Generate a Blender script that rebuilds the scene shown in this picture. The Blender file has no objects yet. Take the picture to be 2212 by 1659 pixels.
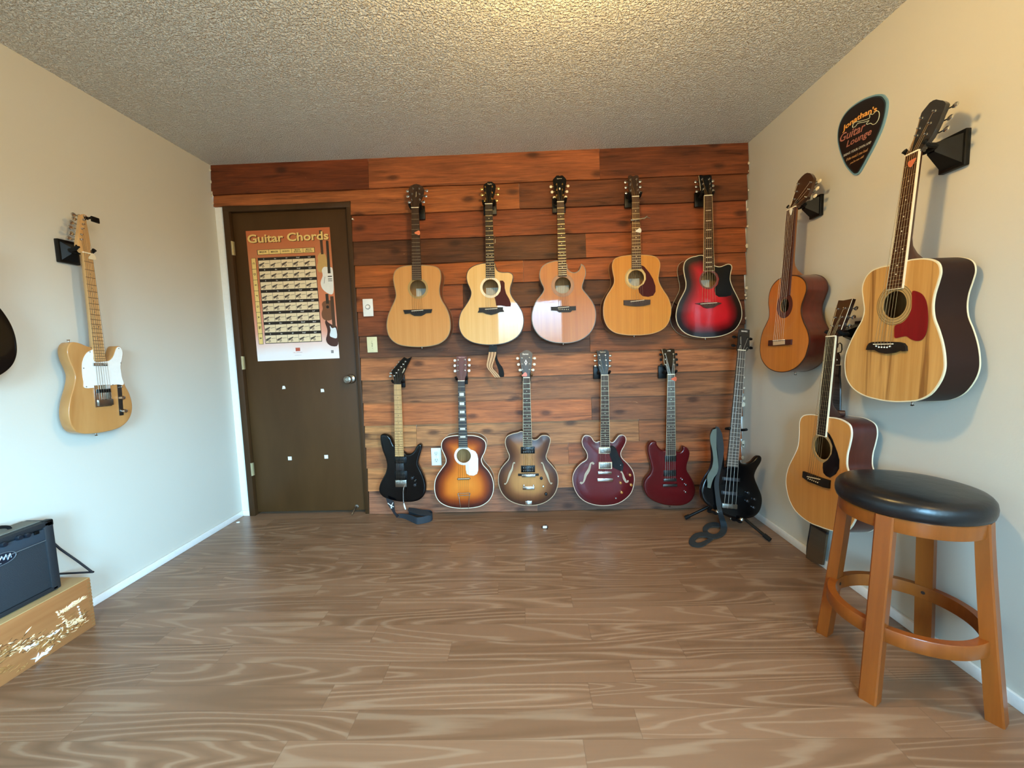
import bpy, bmesh, math, random
import numpy as np
from mathutils import Vector, Matrix
from mathutils.geometry import delaunay_2d_cdt
random.seed(7)
SC = bpy.context.scene
COL = SC.collection
# ------------------------------------------------------------------ camera
IW, IH = 2212.0, 1659.0
FPX, PITCH, YAW, ROLL, CAMZ = 888.712, -0.0894836704, -0.0271091849, -0.0296533647, 1.12817
def cam_axes():
    cp, sp, cy, sy = math.cos(PITCH), math.sin(PITCH), math.cos(YAW), math.sin(YAW)
    F = Vector((sy*cp, cy*cp, sp)); R = Vector((cy, -sy, 0)); U = R.cross(F)
    c, s = math.cos(ROLL), math.sin(ROLL)
    return c*R + s*U, -s*R + c*U, F
CX, CU, CF = cam_axes()
CPOS = Vector((0, 0, CAMZ))
cd = bpy.data.cameras.new('camera'); cam = bpy.data.objects.new('camera', cd); COL.objects.link(cam)
m = Matrix.Identity(4)
for i in range(3):
    m[i][0] = CX[i]; m[i][1] = CU[i]; m[i][2] = -CF[i]; m[i][3] = CPOS[i]
cam.matrix_world = m
cd.sensor_width = 36; cd.lens = FPX/IW*36; cd.clip_start = .02
SC.camera = cam
# ------------------------------------------------------------------ room size, light, exposure
XL, XR, YB, ZC, YF = -2.0055, 1.4654, 2.7698, 2.37, -1.55     # left, right, plank wall, ceiling, wall behind the camera
WX0, WX1, WZ0, WZ1 = -0.42, .70, 0.80, 1.90                   # window in the wall behind the camera
VY0, VY1, VZ0, VZ1 = -1.42, -.42, .70, 2.0                     # window in the right wall behind the camera
SC.view_settings.view_transform = 'Standard'
SC.view_settings.look = 'None'
SC.view_settings.gamma = 1
SC.view_settings.use_curve_mapping = False
SC.view_settings.exposure = -0.06
SC.cycles.use_denoising = True
SC.cycles.max_bounces = 8
SC.cycles.sample_clamp_indirect = 6
SKY_W = 72
W = bpy.data.worlds.new('sky'); SC.world = W; W.use_nodes = True
wn, wl = W.node_tree.nodes, W.node_tree.links
wn.clear()
wtc = wn.new('ShaderNodeTexCoord'); wsep = wn.new('ShaderNodeSeparateXYZ'); wr = wn.new('ShaderNodeValToRGB')
wmr = wn.new('ShaderNodeMapRange'); wb = wn.new('ShaderNodeBackground'); wo = wn.new('ShaderNodeOutputWorld')
wl.new(wtc.outputs['Generated'], wsep.inputs[0]); wl.new(wsep.outputs[2], wmr.inputs[0])
wmr.inputs[1].default_value = -1; wmr.inputs[2].default_value = 1
wl.new(wmr.outputs[0], wr.inputs[0]); wl.new(wr.outputs[0], wb.inputs[0])
wm1 = wn.new('ShaderNodeMapRange'); wl.new(wsep.outputs[0], wm1.inputs[0]); wm1.inputs[1].default_value = .2; wm1.inputs[2].default_value = .9
wm1.inputs[3].default_value = SKY_W; wm1.inputs[4].default_value = SKY_W*2.1; wl.new(wm1.outputs[0], wb.inputs[1])     # sky strengthened towards the right, added to brighten the left wall
wl.new(wb.outputs[0], wo.inputs[0])
e = wr.color_ramp.elements
e[0].position = 0.0; e[0].color = (.03, .035, .03, 1)
e[1].position = .495; e[1].color = (.05, .055, .05, 1)
x = e.new(.515); x.color = (.16, .26, .33, 1)
x = e.new(.56); x.color = (.32, .68, 1.0, 1)
x = e.new(1.0); x.color = (.30, .64, 1.0, 1)
def area(name, loc, rot, sx, sy, power, col, portal=False):
    l = bpy.data.lights.new(name, 'AREA'); l.shape = 'RECTANGLE'; l.size = sx; l.size_y = sy
    l.energy = power; l.color = col
    o = bpy.data.objects.new(name, l); COL.objects.link(o); o.location = loc; o.rotation_euler = rot
    if portal: l.cycles.is_portal = True
    return o
area('window_portal', ((WX0+WX1)/2, YF-.06, (WZ0+WZ1)/2), (math.radians(90), 0, 0), WX1-WX0, WZ1-WZ0, 1, (1, 1, 1), True)
area('window_portal', (XR+.06, (VY0+VY1)/2, (VZ0+VZ1)/2), (math.radians(90), 0, math.radians(90)), VY1-VY0, VZ1-VZ0, 1, (1, 1, 1), True)
LAMP = (.15, 1.05, 2.25)                                     # ceiling lamp, just above the frame
LAMP_W, ADDED_LAMP_W = 60, 32

# ------------------------------------------------------------------ pixels of the photograph to points on real planes
def rayd(px, py):
    return CF + (px-IW/2)/FPX*CX - (py-IH/2)/FPX*CU
def hit(px, py, p0, n):
    r = rayd(px, py); p0 = Vector(p0); n = Vector(n)
    return CPOS + r*((p0-CPOS).dot(n)/r.dot(n))
def cpx(c, pt):                                              # crop coordinates (x0, y0, scale) to pixels
    return c[0]+pt[0]/c[2], c[1]+pt[1]/c[2]

# ------------------------------------------------------------------ materials
def lin(c):
    if isinstance(c, str):
        c = [int(c[i:i+2], 16)/255 for i in (1, 3, 5)]
    return tuple((v/12.92 if v <= .04045 else ((v+.055)/1.055)**2.4) for v in c[:3]) + (1,)
class NT:
    def __init__(s, name):
        s.m = bpy.data.materials.new(name); s.m.use_nodes = True
        s.t = s.m.node_tree; s.n = s.t.nodes; s.n.clear()
        s.out = s.n.new('ShaderNodeOutputMaterial'); s.p = s.n.new('ShaderNodeBsdfPrincipled')
        s.t.links.new(s.p.outputs[0], s.out.inputs[0])
    def new(s, typ, **kw):
        n = s.n.new('ShaderNode'+typ)
        for k, v in kw.items(): setattr(n, k, v)
        return n
    def L(s, a, b): s.t.links.new(a, b)
    def set(s, **kw):
        for k, v in kw.items():
            s.p.inputs[k.replace('_', ' ')].default_value = v
    def math(s, op, a, b=None, c=None):
        n = s.new('Math', operation=op)
        for i, v in enumerate((a, b, c)):
            if v is None: continue
            if isinstance(v, (int, float)): n.inputs[i].default_value = v
            else: s.L(v, n.inputs[i])
        return n.outputs[0]
    def coords(s, scale=(1, 1, 1), which='Object', rot=(0, 0, 0)):
        tc = s.new('TexCoord'); mp = s.new('Mapping')
        mp.inputs['Scale'].default_value = scale; mp.inputs['Rotation'].default_value = rot
        s.L(tc.outputs[which], mp.inputs[0]); return mp.outputs[0]
    def noise(s, vec, scale=5, detail=3, rough=.5, dist=0):
        n = s.new('TexNoise'); n.inputs['Scale'].default_value = scale; n.inputs['Detail'].default_value = detail
        n.inputs['Roughness'].default_value = rough; n.inputs['Distortion'].default_value = dist
        if vec is not None: s.L(vec, n.inputs['Vector'])
        return n.outputs[0]
    def ramp(s, fac, stops, interp='LINEAR'):
        r = s.new('ValToRGB'); r.color_ramp.interpolation = interp
        el = r.color_ramp.elements
        while len(el) < len(stops): el.new(.5)
        for e_, (p, c) in zip(el, stops):
            e_.position = p; e_.color = lin(c) if len(c) != 4 else c
        s.L(fac, r.inputs[0]); return r.outputs[0]
    def mix(s, fac, a, b, mode='MIX'):
        n = s.new('Mix', data_type='RGBA', blend_type=mode)
        for i, v in ((0, fac), (6, a), (7, b)):
            if isinstance(v, (int, float)): n.inputs[i].default_value = v
            elif isinstance(v, (tuple, list, str)): n.inputs[i].default_value = lin(v) if (isinstance(v, str) or len(v) == 3) else v
            else: s.L(v, n.inputs[i])
        return n.outputs[2]
    def bump(s, h, strength=.3, dist=.01):
        b = s.new('Bump'); b.inputs['Strength'].default_value = strength; b.inputs['Distance'].default_value = dist
        s.L(h, b.inputs['Height']); s.L(b.outputs[0], s.p.inputs['Normal'])
    def base(s, c): s.L(c, s.p.inputs['Base Color'])
MC = {}
def plain(name, col, rough=.5, metal=0, coat=0, spec=.5, bump=0):
    if name in MC: return MC[name]
    t = NT(name)
    n = t.noise(t.coords((1, 1, 1)), 60, 3)
    c = lin(col)
    t.base(t.mix(n, tuple(v*.93 for v in c[:3])+(1,), tuple(min(1, v*1.05) for v in c[:3])+(1,)))
    t.set(Roughness=rough, Metallic=metal, Coat_Weight=coat, Specular_IOR_Level=spec)
    t.p.inputs['Coat Roughness'].default_value = .05
    if bump: t.bump(t.noise(t.coords(), 400, 2), bump, .002)
    MC[name] = t.m; return t.m
def wood(name, c1, c2, rough=.4, coat=0, ring=60, streak=.5, axis='y', blot=None, coatr=.05, wavy=0):
    if name in MC: return MC[name]
    t = NT(name)
    sc = {'y': (ring, 2.0, ring), 'x': (2.0, ring, ring), 'z': (ring, ring, 2.0)}[axis]
    n1 = t.noise(t.coords(sc), 1.0, 4, .6, .4)
    sc2 = tuple(v*.25 for v in sc)
    n2 = t.noise(t.coords(sc2), 1.0, 2, .5, .3)
    f = t.math('ADD', t.math('MULTIPLY', n1, streak), t.math('MULTIPLY', n2, 1-streak))
    c = t.ramp(f, [(.32, c1), (.66, c2)])
    if blot:
        b = t.noise(t.coords(tuple(v*.5 for v in sc)), .8, 3, .6, .8)
        c = t.mix(t.math('MULTIPLY', t.math('GREATER_THAN', b, .0), t.ramp(b, [(.56, (0, 0, 0)), (.68, (1, 1, 1))])), c, blot)
    t.base(c); t.set(Roughness=rough, Specular_IOR_Level=.28, Coat_Weight=coat, Coat_Roughness=coatr)
    t.bump(n1, .05, .001)
    if wavy:
        wv = t.noise(t.coords((14, 75, 1)), 1, 3, .55, .6)
        b_ = t.new('Bump'); b_.inputs['Strength'].default_value = wavy; b_.inputs['Distance'].default_value = .002
        t.L(wv, b_.inputs['Height']); t.L(b_.outputs[0], t.p.inputs['Coat Normal'])
    MC[name] = t.m; return t.m
def burst(name, stops, rough=.3, coat=.8, grain=.25, coatr=.04):
    """sunburst finish: colour by distance from the body's edge"""
    t = NT(name)
    a = t.new('Attribute', attribute_name='edge_dist')
    n = t.noise(t.coords((50, 2, 50)), 1, 4, .6, .4)
    n0 = t.noise(t.coords((1, 1, 1)), 9, 2)
    d = t.math('ADD', a.outputs['Fac'], t.math('MULTIPLY', t.math('SUBTRACT', n0, .5), .018))
    c = t.ramp(t.math('DIVIDE', d, .16), stops)
    g = t.ramp(n, [(.3, (.78, .78, .78)), (.65, (1, 1, 1))])
    t.base(t.mix(grain, c, g, 'MULTIPLY'))
    t.set(Specular_IOR_Level=.25, Roughness=rough, Coat_Weight=coat, Coat_Roughness=coatr)
    MC[name] = t.m; return t.m
M_BLK = plain('black_plastic', '#080808', .4, spec=.25)
M_RUB = plain('black_rubber', '#0b0b0b', .7, spec=.25)
M_CHR = plain('chrome', '#c9c7c2', .18, 1)
M_GOLD = plain('brass', '#b98f4a', .28, 1)
M_NKL = plain('nickel', '#9b968c', .32, 1)
M_STR = plain('string_steel', '#a59c8c', .35, 1)
M_STRB = plain('string_bronze', '#9a7850', .4, 1)
M_WHT = plain('white_plastic', '#e9e6de', .35)
M_CRM = plain('cream_plastic', '#e6d6b4', .4)
M_PEARL = plain('pearl', '#ece2c8', .2, 0, .5)
M_BONE = plain('bone', '#ece0c6', .4)
M_BLKG = plain('black_gloss', '#040405', .22, 0, .25, spec=.25)
M_FBD = wood('rosewood', '#2a1a12', '#453022', .5)
M_FBE = wood('ebony', '#0f0c0a', '#211b18', .5)
M_MAPLE = wood('maple_neck', '#b98a55', '#d2a66d', .35, .3, 80)
M_NKB = wood('mahogany_neck', '#4a2413', '#6a3820', .35, .3)
M_FRET = plain('fret_wire', '#b9ab8c', .35, 1)
M_INT = wood('inside_wood', '#8a6238', '#b08350', .7)
M_LBL = plain('paper_label', '#d8d8cc', .7)

# ------------------------------------------------------------------ mesh helpers
class MB:
    def __init__(s): s.v = []; s.f = []; s.mi = []; s.cur = 0
    def add(s, vs, fs):
        o = len(s.v); s.v += [tuple(v) for v in vs]
        for f in fs: s.f.append(tuple(i+o for i in f)); s.mi.append(s.cur)
        return s
    def box(s, c, d, M=None):
        x, y, z = d[0]/2, d[1]/2, d[2]/2
        vs = [Vector(c)+Vector((i*x, j*y, k*z)) for i in (-1, 1) for j in (-1, 1) for k in (-1, 1)]
        if M is not None: vs = [M @ v for v in vs]
        return s.add(vs, [(0, 1, 3, 2), (4, 6, 7, 5), (0, 4, 5, 1), (2, 3, 7, 6), (0, 2, 6, 4), (1, 5, 7, 3)])
    def bbox(s, c, d, b, M=None):
        """box with bevelled edges"""
        bm = bmesh.new(); bmesh.ops.create_cube(bm, size=1)
        for v in bm.verts: v.co = Vector((v.co.x*d[0], v.co.y*d[1], v.co.z*d[2]))
        bmesh.ops.bevel(bm, geom=bm.edges[:], offset=b, segments=2, affect='EDGES', profile=.5)
        vs = [v.co+Vector(c) for v in bm.verts]
        if M is not None: vs = [M @ v for v in vs]
        bm.verts.index_update(); s.add(vs, [[v.index for v in f.verts] for f in bm.faces]); bm.free(); return s
    def tube(s, pts, r, n=8, cap=True):
        pts = [Vector(p) for p in pts]; k = len(pts)
        rs = r if isinstance(r, (list, tuple)) else [r]*k
        vs = []; up = None
        for i, p in enumerate(pts):
            t = (pts[min(i+1, k-1)]-pts[max(i-1, 0)]).normalized()
            if up is None:
                a = Vector((0, 0, 1)) if abs(t.z) < .9 else Vector((1, 0, 0))
                up = t.cross(a).normalized()
            up = (up - t*up.dot(t)).normalized(); w = t.cross(up)
            for j in range(n):
                an = 2*math.pi*j/n; vs.append(p+up*math.cos(an)*rs[i]+w*math.sin(an)*rs[i])
        fs = [(i*n+j, i*n+(j+1) % n, (i+1)*n+(j+1) % n, (i+1)*n+j) for i in range(k-1) for j in range(n)]
        if cap: fs += [tuple(range(n-1, -1, -1)), tuple((k-1)*n+j for j in range(n))]
        return s.add(vs, fs)
    def lathe(s, prof, c=(0, 0, 0), ax=(0, 0, 1), n=24):
        """prof: (radius, height) pairs along axis ax from point c"""
        ax = Vector(ax).normalized(); a = Vector((1, 0, 0)) if abs(ax.x) < .9 else Vector((0, 1, 0))
        e1 = ax.cross(a).normalized(); e2 = ax.cross(e1); c = Vector(c)
        vs = [c+ax*h+e1*(r*math.cos(2*math.pi*j/n))+e2*(r*math.sin(2*math.pi*j/n)) for r, h in prof for j in range(n)]
        k = len(prof)
        fs = [(i*n+j, i*n+(j+1) % n, (i+1)*n+(j+1) % n, (i+1)*n+j) for i in range(k-1) for j in range(n)]
        fs += [tuple(range(n-1, -1, -1)), tuple((k-1)*n+j for j in range(n))]
        return s.add(vs, fs)
    def prism(s, poly, z0, z1, holes=(), M=None, step=None):
        """extruded 2d polygon with holes, z1 is the front"""
        vs, tris = fill(poly, holes, step)
        n = len(vs)
        V = [Vector((x, y, z1)) for x, y in vs]+[Vector((x, y, z0)) for x, y in vs]
        F = [t for t in tris]+[(t[2]+n, t[1]+n, t[0]+n) for t in tris]
        if M is not None: V = [M @ v for v in V]
        s.add(V, F)
        for loop in [poly]+list(holes):
            k = len(loop)
            V = [Vector((x, y, z)) for z in (z0, z1) for x, y in loop]
            if M is not None: V = [M @ v for v in V]
            s.add(V, [(i, (i+1) % k, (i+1) % k+k, i+k) for i in range(k)])
        return s
    def build(s, name, mats, parent=None, smooth=True, angle=.6):
        me = bpy.data.meshes.new(name); me.from_pydata(s.v, [], s.f)
        if not isinstance(mats, (list, tuple)): mats = [mats]
        for m_ in mats: me.materials.append(m_)
        if len(mats) > 1: me.polygons.foreach_set('material_index', s.mi)
        bm = bmesh.new(); bm.from_mesh(me); bmesh.ops.remove_doubles(bm, verts=bm.verts, dist=2e-6)
        bmesh.ops.recalc_face_normals(bm, faces=bm.faces[:]); bm.to_mesh(me); bm.free()
        if smooth:
            me.polygons.foreach_set('use_smooth', [True]*len(me.polygons)); me.set_sharp_from_angle(angle=angle)
        me.update()
        o = bpy.data.objects.new(name, me); COL.objects.link(o)
        if parent is not None: o.parent = parent
        return o
def area2(p):
    return sum(p[i][0]*p[(i+1) % len(p)][1]-p[(i+1) % len(p)][0]*p[i][1] for i in range(len(p)))/2
def ccw(p): return list(p) if area2(p) > 0 else list(p)[::-1]
def smooth_loop(p, sub=5):
    n = len(p); out = []
    for i in range(n):
        a, b, c, d = [np.array(p[(i+k) % n], float) for k in (-1, 0, 1, 2)]
        for j in range(sub):
            t = j/sub
            out.append(tuple(.5*((2*b)+(-a+c)*t+(2*a-5*b+4*c-d)*t*t+(-a+3*b-3*c+d)*t**3)))
    return out
def smooth_line(p, sub=5):
    p = [np.array(q, float) for q in p]; n = len(p); out = []
    for i in range(n-1):
        a, b, c, d = p[max(i-1, 0)], p[i], p[i+1], p[min(i+2, n-1)]
        for j in range(sub):
            t = j/sub
            out.append(tuple(.5*((2*b)+(-a+c)*t+(2*a-5*b+4*c-d)*t*t+(-a+3*b-3*c+d)*t**3)))
    out.append(tuple(p[-1])); return out
def inside(P, loop):
    P = np.asarray(P, float); L_ = np.asarray(loop, float); r = np.zeros(len(P), bool)
    x1, y1 = L_[:, 0], L_[:, 1]; x2, y2 = np.roll(x1, -1), np.roll(y1, -1)
    for a, b, c, d in zip(x1, y1, x2, y2):
        if b == d: continue
        k = ((b > P[:, 1]) != (d > P[:, 1])) & (P[:, 0] < (c-a)*(P[:, 1]-b)/(d-b)+a)
        r ^= k
    return r
def dist_to(P, loop):
    P = np.asarray(P, float)[:, None, :]; A = np.asarray(loop, float)[None]; B = np.roll(np.asarray(loop, float), -1, 0)[None]
    AB = B-A; t = np.clip(((P-A)*AB).sum(2)/np.maximum((AB**2).sum(2), 1e-12), 0, 1)
    return np.sqrt((((A+AB*t[..., None])-P)**2).sum(2)).min(1)
def fill(outer, holes=(), step=None):
    vs = [Vector(p) for p in outer]; ed = [(i, (i+1) % len(outer)) for i in range(len(outer))]
    for h in holes:
        o = len(vs); vs += [Vector(p) for p in h]; ed += [(o+i, o+(i+1) % len(h)) for i in range(len(h))]
    if step:
        a = np.array(outer); g = [(x, y) for x in np.arange(a[:, 0].min(), a[:, 0].max(), step) for y in np.arange(a[:, 1].min(), a[:, 1].max(), step)]
        g = np.array(g); k = inside(g, outer)
        for h in holes: k &= ~inside(g, h)
        g = g[k]; d = dist_to(g, outer)
        for h in holes: d = np.minimum(d, dist_to(g, h))
        vs += [Vector(p) for p in g[d > step*.5]]
    r = delaunay_2d_cdt(vs, ed, [], 0, 1e-8)
    V = [(v.x, v.y) for v in r[0]]; F = r[2]
    c = np.array([[sum(V[i][0] for i in f)/3, sum(V[i][1] for i in f)/3] for f in F])
    k = inside(c, outer)
    for h in holes: k &= ~inside(c, h)
    return V, [tuple(f) for f, kk in zip(F, k) if kk]
def offset_loop(p, d):
    """move every point inwards by d (p counter-clockwise)"""
    a = np.array(p); t = np.roll(a, -1, 0)-np.roll(a, 1, 0); t /= np.maximum(np.linalg.norm(t, axis=1)[:, None], 1e-9)
    return [tuple(q) for q in a+np.stack([-t[:, 1], t[:, 0]], 1)*d]
def circ(cx, cy, r, n=40, ry=None):
    ry = r if ry is None else ry
    return [(cx+r*math.cos(2*math.pi*i/n), cy+ry*math.sin(2*math.pi*i/n)) for i in range(n)]
def empty(name, M=None, loc=None):
    o = bpy.data.objects.new(name, None); COL.objects.link(o); o.empty_display_size = .05
    if M is not None: o.matrix_world = M
    if loc is not None: o.location = loc
    return o
def tag(o, label=None, cat=None, group=None, kind=None):
    if label: o['label'] = label
    if cat: o['category'] = cat
    if group: o['group'] = group
    if kind: o['kind'] = kind
    return o
def struct(o): o['kind'] = 'structure'; return o
def frame(p, r, u, n):
    M = Matrix.Identity(4)
    for i in range(3): M[i][0] = r[i]; M[i][1] = u[i]; M[i][2] = n[i]; M[i][3] = p[i]
    return M
def text(s, mat, parent, M, width=None, height=None, name='lettering', bold=0, depth=.0004, shear=0, arc=0, spacing=1):
    c = bpy.data.curves.new('t', 'FONT'); c.body = s; c.size = 1; c.offset = bold; c.extrude = 0; c.shear = shear
    c.align_x = 'CENTER'; c.align_y = 'CENTER'; c.resolution_u = 3; c.space_character = spacing
    o = bpy.data.objects.new('t', c); me = bpy.data.meshes.new_from_object(o)
    bpy.data.objects.remove(o); bpy.data.curves.remove(c)
    v = np.array([q.co[:] for q in me.vertices]); mn, mx = v.min(0), v.max(0)
    v[:, :2] -= ((mn+mx)/2)[:2]; w, h = (mx-mn)[:2]
    sx = width/w if width else height/h; sy = height/h if height else sx
    v[:, 0] *= sx; v[:, 1] *= sy; v[:, 2] = 0
    if arc:
        v[:, 1] += -arc*(v[:, 0]/(w*sx/2))**2
    b = MB(); fs = [tuple(p.vertices) for p in me.polygons]; b.add([M @ Vector(q) for q in v], fs)
    bpy.data.meshes.remove(me)
    b2 = MB(); b2.v = b.v; b2.f = b.f; b2.mi = b.mi
    me = bpy.data.meshes.new(name); me.from_pydata(b.v, [], b.f); me.materials.append(mat)
    o = bpy.data.objects.new(name, me); COL.objects.link(o)
    if parent is not None: o.parent = parent
    sd = o.modifiers.new('thick', 'SOLIDIFY'); sd.thickness = depth; sd.offset = 1
    return o
T = Matrix.Translation
def ribbon(name, rows, thick, mats, parent=None, mi=None):
    """rows: list of (left point, right point); a strap with thickness"""
    L_ = smooth_line([r[0] for r in rows], 6); R_ = smooth_line([r[1] for r in rows], 6)
    b = MB(); n = len(L_); V = []
    for i in range(n):
        l, r = Vector(L_[i]), Vector(R_[i])
        t = (Vector(L_[min(i+1, n-1)])-Vector(L_[max(i-1, 0)])); nn = t.cross(r-l).normalized()*thick/2
        V += [l+nn, r+nn, r-nn, l-nn]
    F = []
    for i in range(n-1):
        a, c = i*4, i*4+4
        F += [(a, a+1, c+1, c), (a+1, a+2, c+2, c+1), (a+2, a+3, c+3, c+2), (a+3, a, c, c+3)]
    F += [(3, 2, 1, 0), (4*n-4, 4*n-3, 4*n-2, 4*n-1)]
    b.add(V, F); return b.build(name, mats, parent)
# ------------------------------------------------------------------ structure materials
def mat_wall(name, col):
    t = NT(name); n = t.noise(t.coords(), 1.3, 3)
    c = lin(col)
    t.base(t.mix(n, tuple(v*.96 for v in c[:3])+(1,), tuple(v*1.03 for v in c[:3])+(1,)))
    t.set(Roughness=.42, Specular_IOR_Level=.35)
    t.bump(t.noise(t.coords(), 140, 2, .5), .06, .003)
    return t.m
M_WALL = mat_wall('beige_wall_paint', '#c8c2b4')
M_TRIM = plain('white_trim_paint', '#f0efea', .4)
def mat_ceiling():
    t = NT('popcorn_ceiling')
    v = t.coords()
    n1 = t.noise(v, 100, 2, .55, .25); n2 = t.noise(v, 30, 2, .5)
    h = t.math('MULTIPLY', t.ramp(n1, [(.42, (0, 0, 0)), (.60, (1, 1, 1))]), t.math('ADD', t.math('MULTIPLY', n2, .9), .35))
    t.base(t.mix(n2, (.80, .77, .70, 1), (.90, .87, .80, 1)))
    t.set(Roughness=.38, Specular_IOR_Level=.5)
    t.bump(h, 1.0, .013)
    return t.m
def mat_floor():
    t = NT('laminate_floor')
    tc = t.new('TexCoord'); sp = t.new('SeparateXYZ'); t.L(tc.outputs['Object'], sp.inputs[0])
    X, Y = sp.outputs[0], sp.outputs[1]
    PW, PL = .1, .86
    yr = t.math('DIVIDE', t.math('ADD', Y, .01), PW); row = t.math('FLOOR', yr); fy = t.math('FRACT', yr)
    wn1 = t.new('TexWhiteNoise', noise_dimensions='1D'); t.L(row, wn1.inputs['W'])
    xs = t.math('DIVIDE', t.math('ADD', X, t.math('MULTIPLY', wn1.outputs[0], PL*7)), PL)
    colm = t.math('FLOOR', xs); fx = t.math('FRACT', xs)
    wn2 = t.new('TexWhiteNoise', noise_dimensions='2D'); cb = t.new('CombineXYZ'); t.L(row, cb.inputs[0]); t.L(colm, cb.inputs[1]); t.L(cb.outputs[0], wn2.inputs['Vector'])
    rid = wn2.outputs[0]
    # cathedral grain: contours of a stretched noise, different on each board
    cc = t.new('CombineXYZ'); t.L(t.math('ADD', t.math('MULTIPLY', X, .80), t.math('MULTIPLY', rid, 37)), cc.inputs[0])
    t.L(t.math('ADD', t.math('MULTIPLY', Y, 9.5), t.math('MULTIPLY', rid, 11)), cc.inputs[1]); t.L(t.math('MULTIPLY', rid, 5), cc.inputs[2])
    n = t.noise(cc.outputs[0], .62, 1.6, .4, .35)
    n_f = t.noise(cc.outputs[0], 9, 2, .5)
    lw = t.noise(cc.outputs[0], 3.2, 2, .5)
    ph = t.math('ADD', t.math('MULTIPLY', n, 125), t.math('ADD', t.math('MULTIPLY', n_f, .9), t.math('MULTIPLY', lw, 3.0)))
    ring = t.math('ADD', t.math('MULTIPLY', t.math('SINE', ph), .5), .5)
    ringp = t.math('POWER', ring, 2.0)
    amp = t.ramp(t.noise(cc.outputs[0], .9, 1), [(.40, (.12, .12, .12)), (.58, (1, 1, 1))])
    fc = t.new('CombineXYZ'); t.L(t.math('MULTIPLY', X, 5), fc.inputs[0]); t.L(t.math('MULTIPLY', Y, 160), fc.inputs[1]); t.L(rid, fc.inputs[2])
    fine = t.noise(fc.outputs[0], 1, 3, .6)
    c = t.mix(rid, '#7b5a42', '#8c694f')
    c = t.mix(t.math('MULTIPLY', t.math('MULTIPLY', ringp, amp), .55), c, '#62462f')
    c = t.mix(t.math('MULTIPLY', t.ramp(ring, [(0, (1, 1, 1)), (.22, (0, 0, 0))]), .26), c, '#bda486')
    c = t.mix(t.math('MULTIPLY', t.math('SUBTRACT', 1, fine), .38), c, '#715740')
    ey = t.math('LESS_THAN', t.math('MINIMUM', fy, t.math('SUBTRACT', 1, fy)), .011)
    ex = t.math('LESS_THAN', t.math('MINIMUM', fx, t.math('SUBTRACT', 1, fx)), .0012)
    c = t.mix(t.math('MULTIPLY', t.math('MAXIMUM', ey, ex), .45), c, '#5d4632')
    t.base(c); t.set(Specular_IOR_Level=.5)
    t.L(t.math('ADD', t.math('MULTIPLY', n_f, .08), .28), t.p.inputs['Roughness'])
    t.bump(fine, .04, .001)
    return t.m
def mat_planks():
    t = NT('cedar_planks')
    at = t.new('Attribute', attribute_name='tint'); sd = t.new('Attribute', attribute_name='seed')
    tc = t.new('TexCoord'); sp = t.new('SeparateXYZ'); t.L(tc.outputs['Object'], sp.inputs[0])
    cb = t.new('CombineXYZ')
    t.L(t.math('ADD', sp.outputs[0], t.math('MULTIPLY', sd.outputs['Fac'], 23)), cb.inputs[0]); t.L(sp.outputs[2], cb.inputs[2]); t.L(sd.outputs['Fac'], cb.inputs[1])
    def mp(sx, sz):
        m_ = t.new('Mapping'); m_.inputs['Scale'].default_value = (sx, 3, sz); t.L(cb.outputs[0], m_.inputs[0]); return m_.outputs[0]
    g = t.noise(mp(2.2, 26), 1, 5, .62, .7)
    g2 = t.noise(mp(7, 130), 1, 3, .6)
    big = t.noise(mp(1.6, 4), 1, 3, .55, .4)
    kc = t.new('CombineXYZ'); t.L(t.math('ADD', t.math('MULTIPLY', sp.outputs[0], 3.0), t.math('MULTIPLY', sd.outputs['Fac'], 31)), kc.inputs[0]); t.L(t.math('ADD', t.math('MULTIPLY', sp.outputs[2], 6.4), t.math('MULTIPLY', g, .25)), kc.inputs[1])
    vo = t.new('TexVoronoi', feature='F1', voronoi_dimensions='2D'); vo.inputs['Scale'].default_value = 1; vo.inputs['Randomness'].default_value = 1
    t.L(kc.outputs[0], vo.inputs['Vector'])
    vsep = t.new('SeparateXYZ'); t.L(vo.outputs['Color'], vsep.inputs[0])
    knot = t.ramp(vo.outputs['Distance'], [(.06, (1, 1, 1)), (.17, (0, 0, 0))])
    knot = t.math('MULTIPLY', knot, t.math('GREATER_THAN', vsep.outputs[0], .45))
    c = t.mix(1.0, at.outputs['Color'], t.ramp(g, [(.24, (.50, .45, .42)), (.42, (.92, .90, .88)), (.8, (1.22, 1.18, 1.12))]), 'MULTIPLY')
    c = t.mix(.38, c, t.ramp(big, [(.3, (.55, .52, .5)), (.6, (1.1, 1.08, 1.05))]), 'MULTIPLY')
    c = t.mix(.35, c, t.ramp(g2, [(.3, (.6, .6, .6)), (.7, (1.25, 1.25, 1.25))]), 'MULTIPLY')
    c = t.mix(t.math('MULTIPLY', knot, .72), c, '#2c160c')
    sc = t.noise(mp(9, 40), 1, 4, .7, 1.2)
    c = t.mix(t.math('MULTIPLY', t.ramp(sc, [(.70, (0, 0, 0)), (.78, (1, 1, 1))]), .5), c, '#c99a72')
    t.base(c); t.set(Roughness=.55, Specular_IOR_Level=.28)
    t.bump(t.math('ADD', g, t.math('MULTIPLY', g2, .6)), .55, .004)
    return t.m

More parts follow.
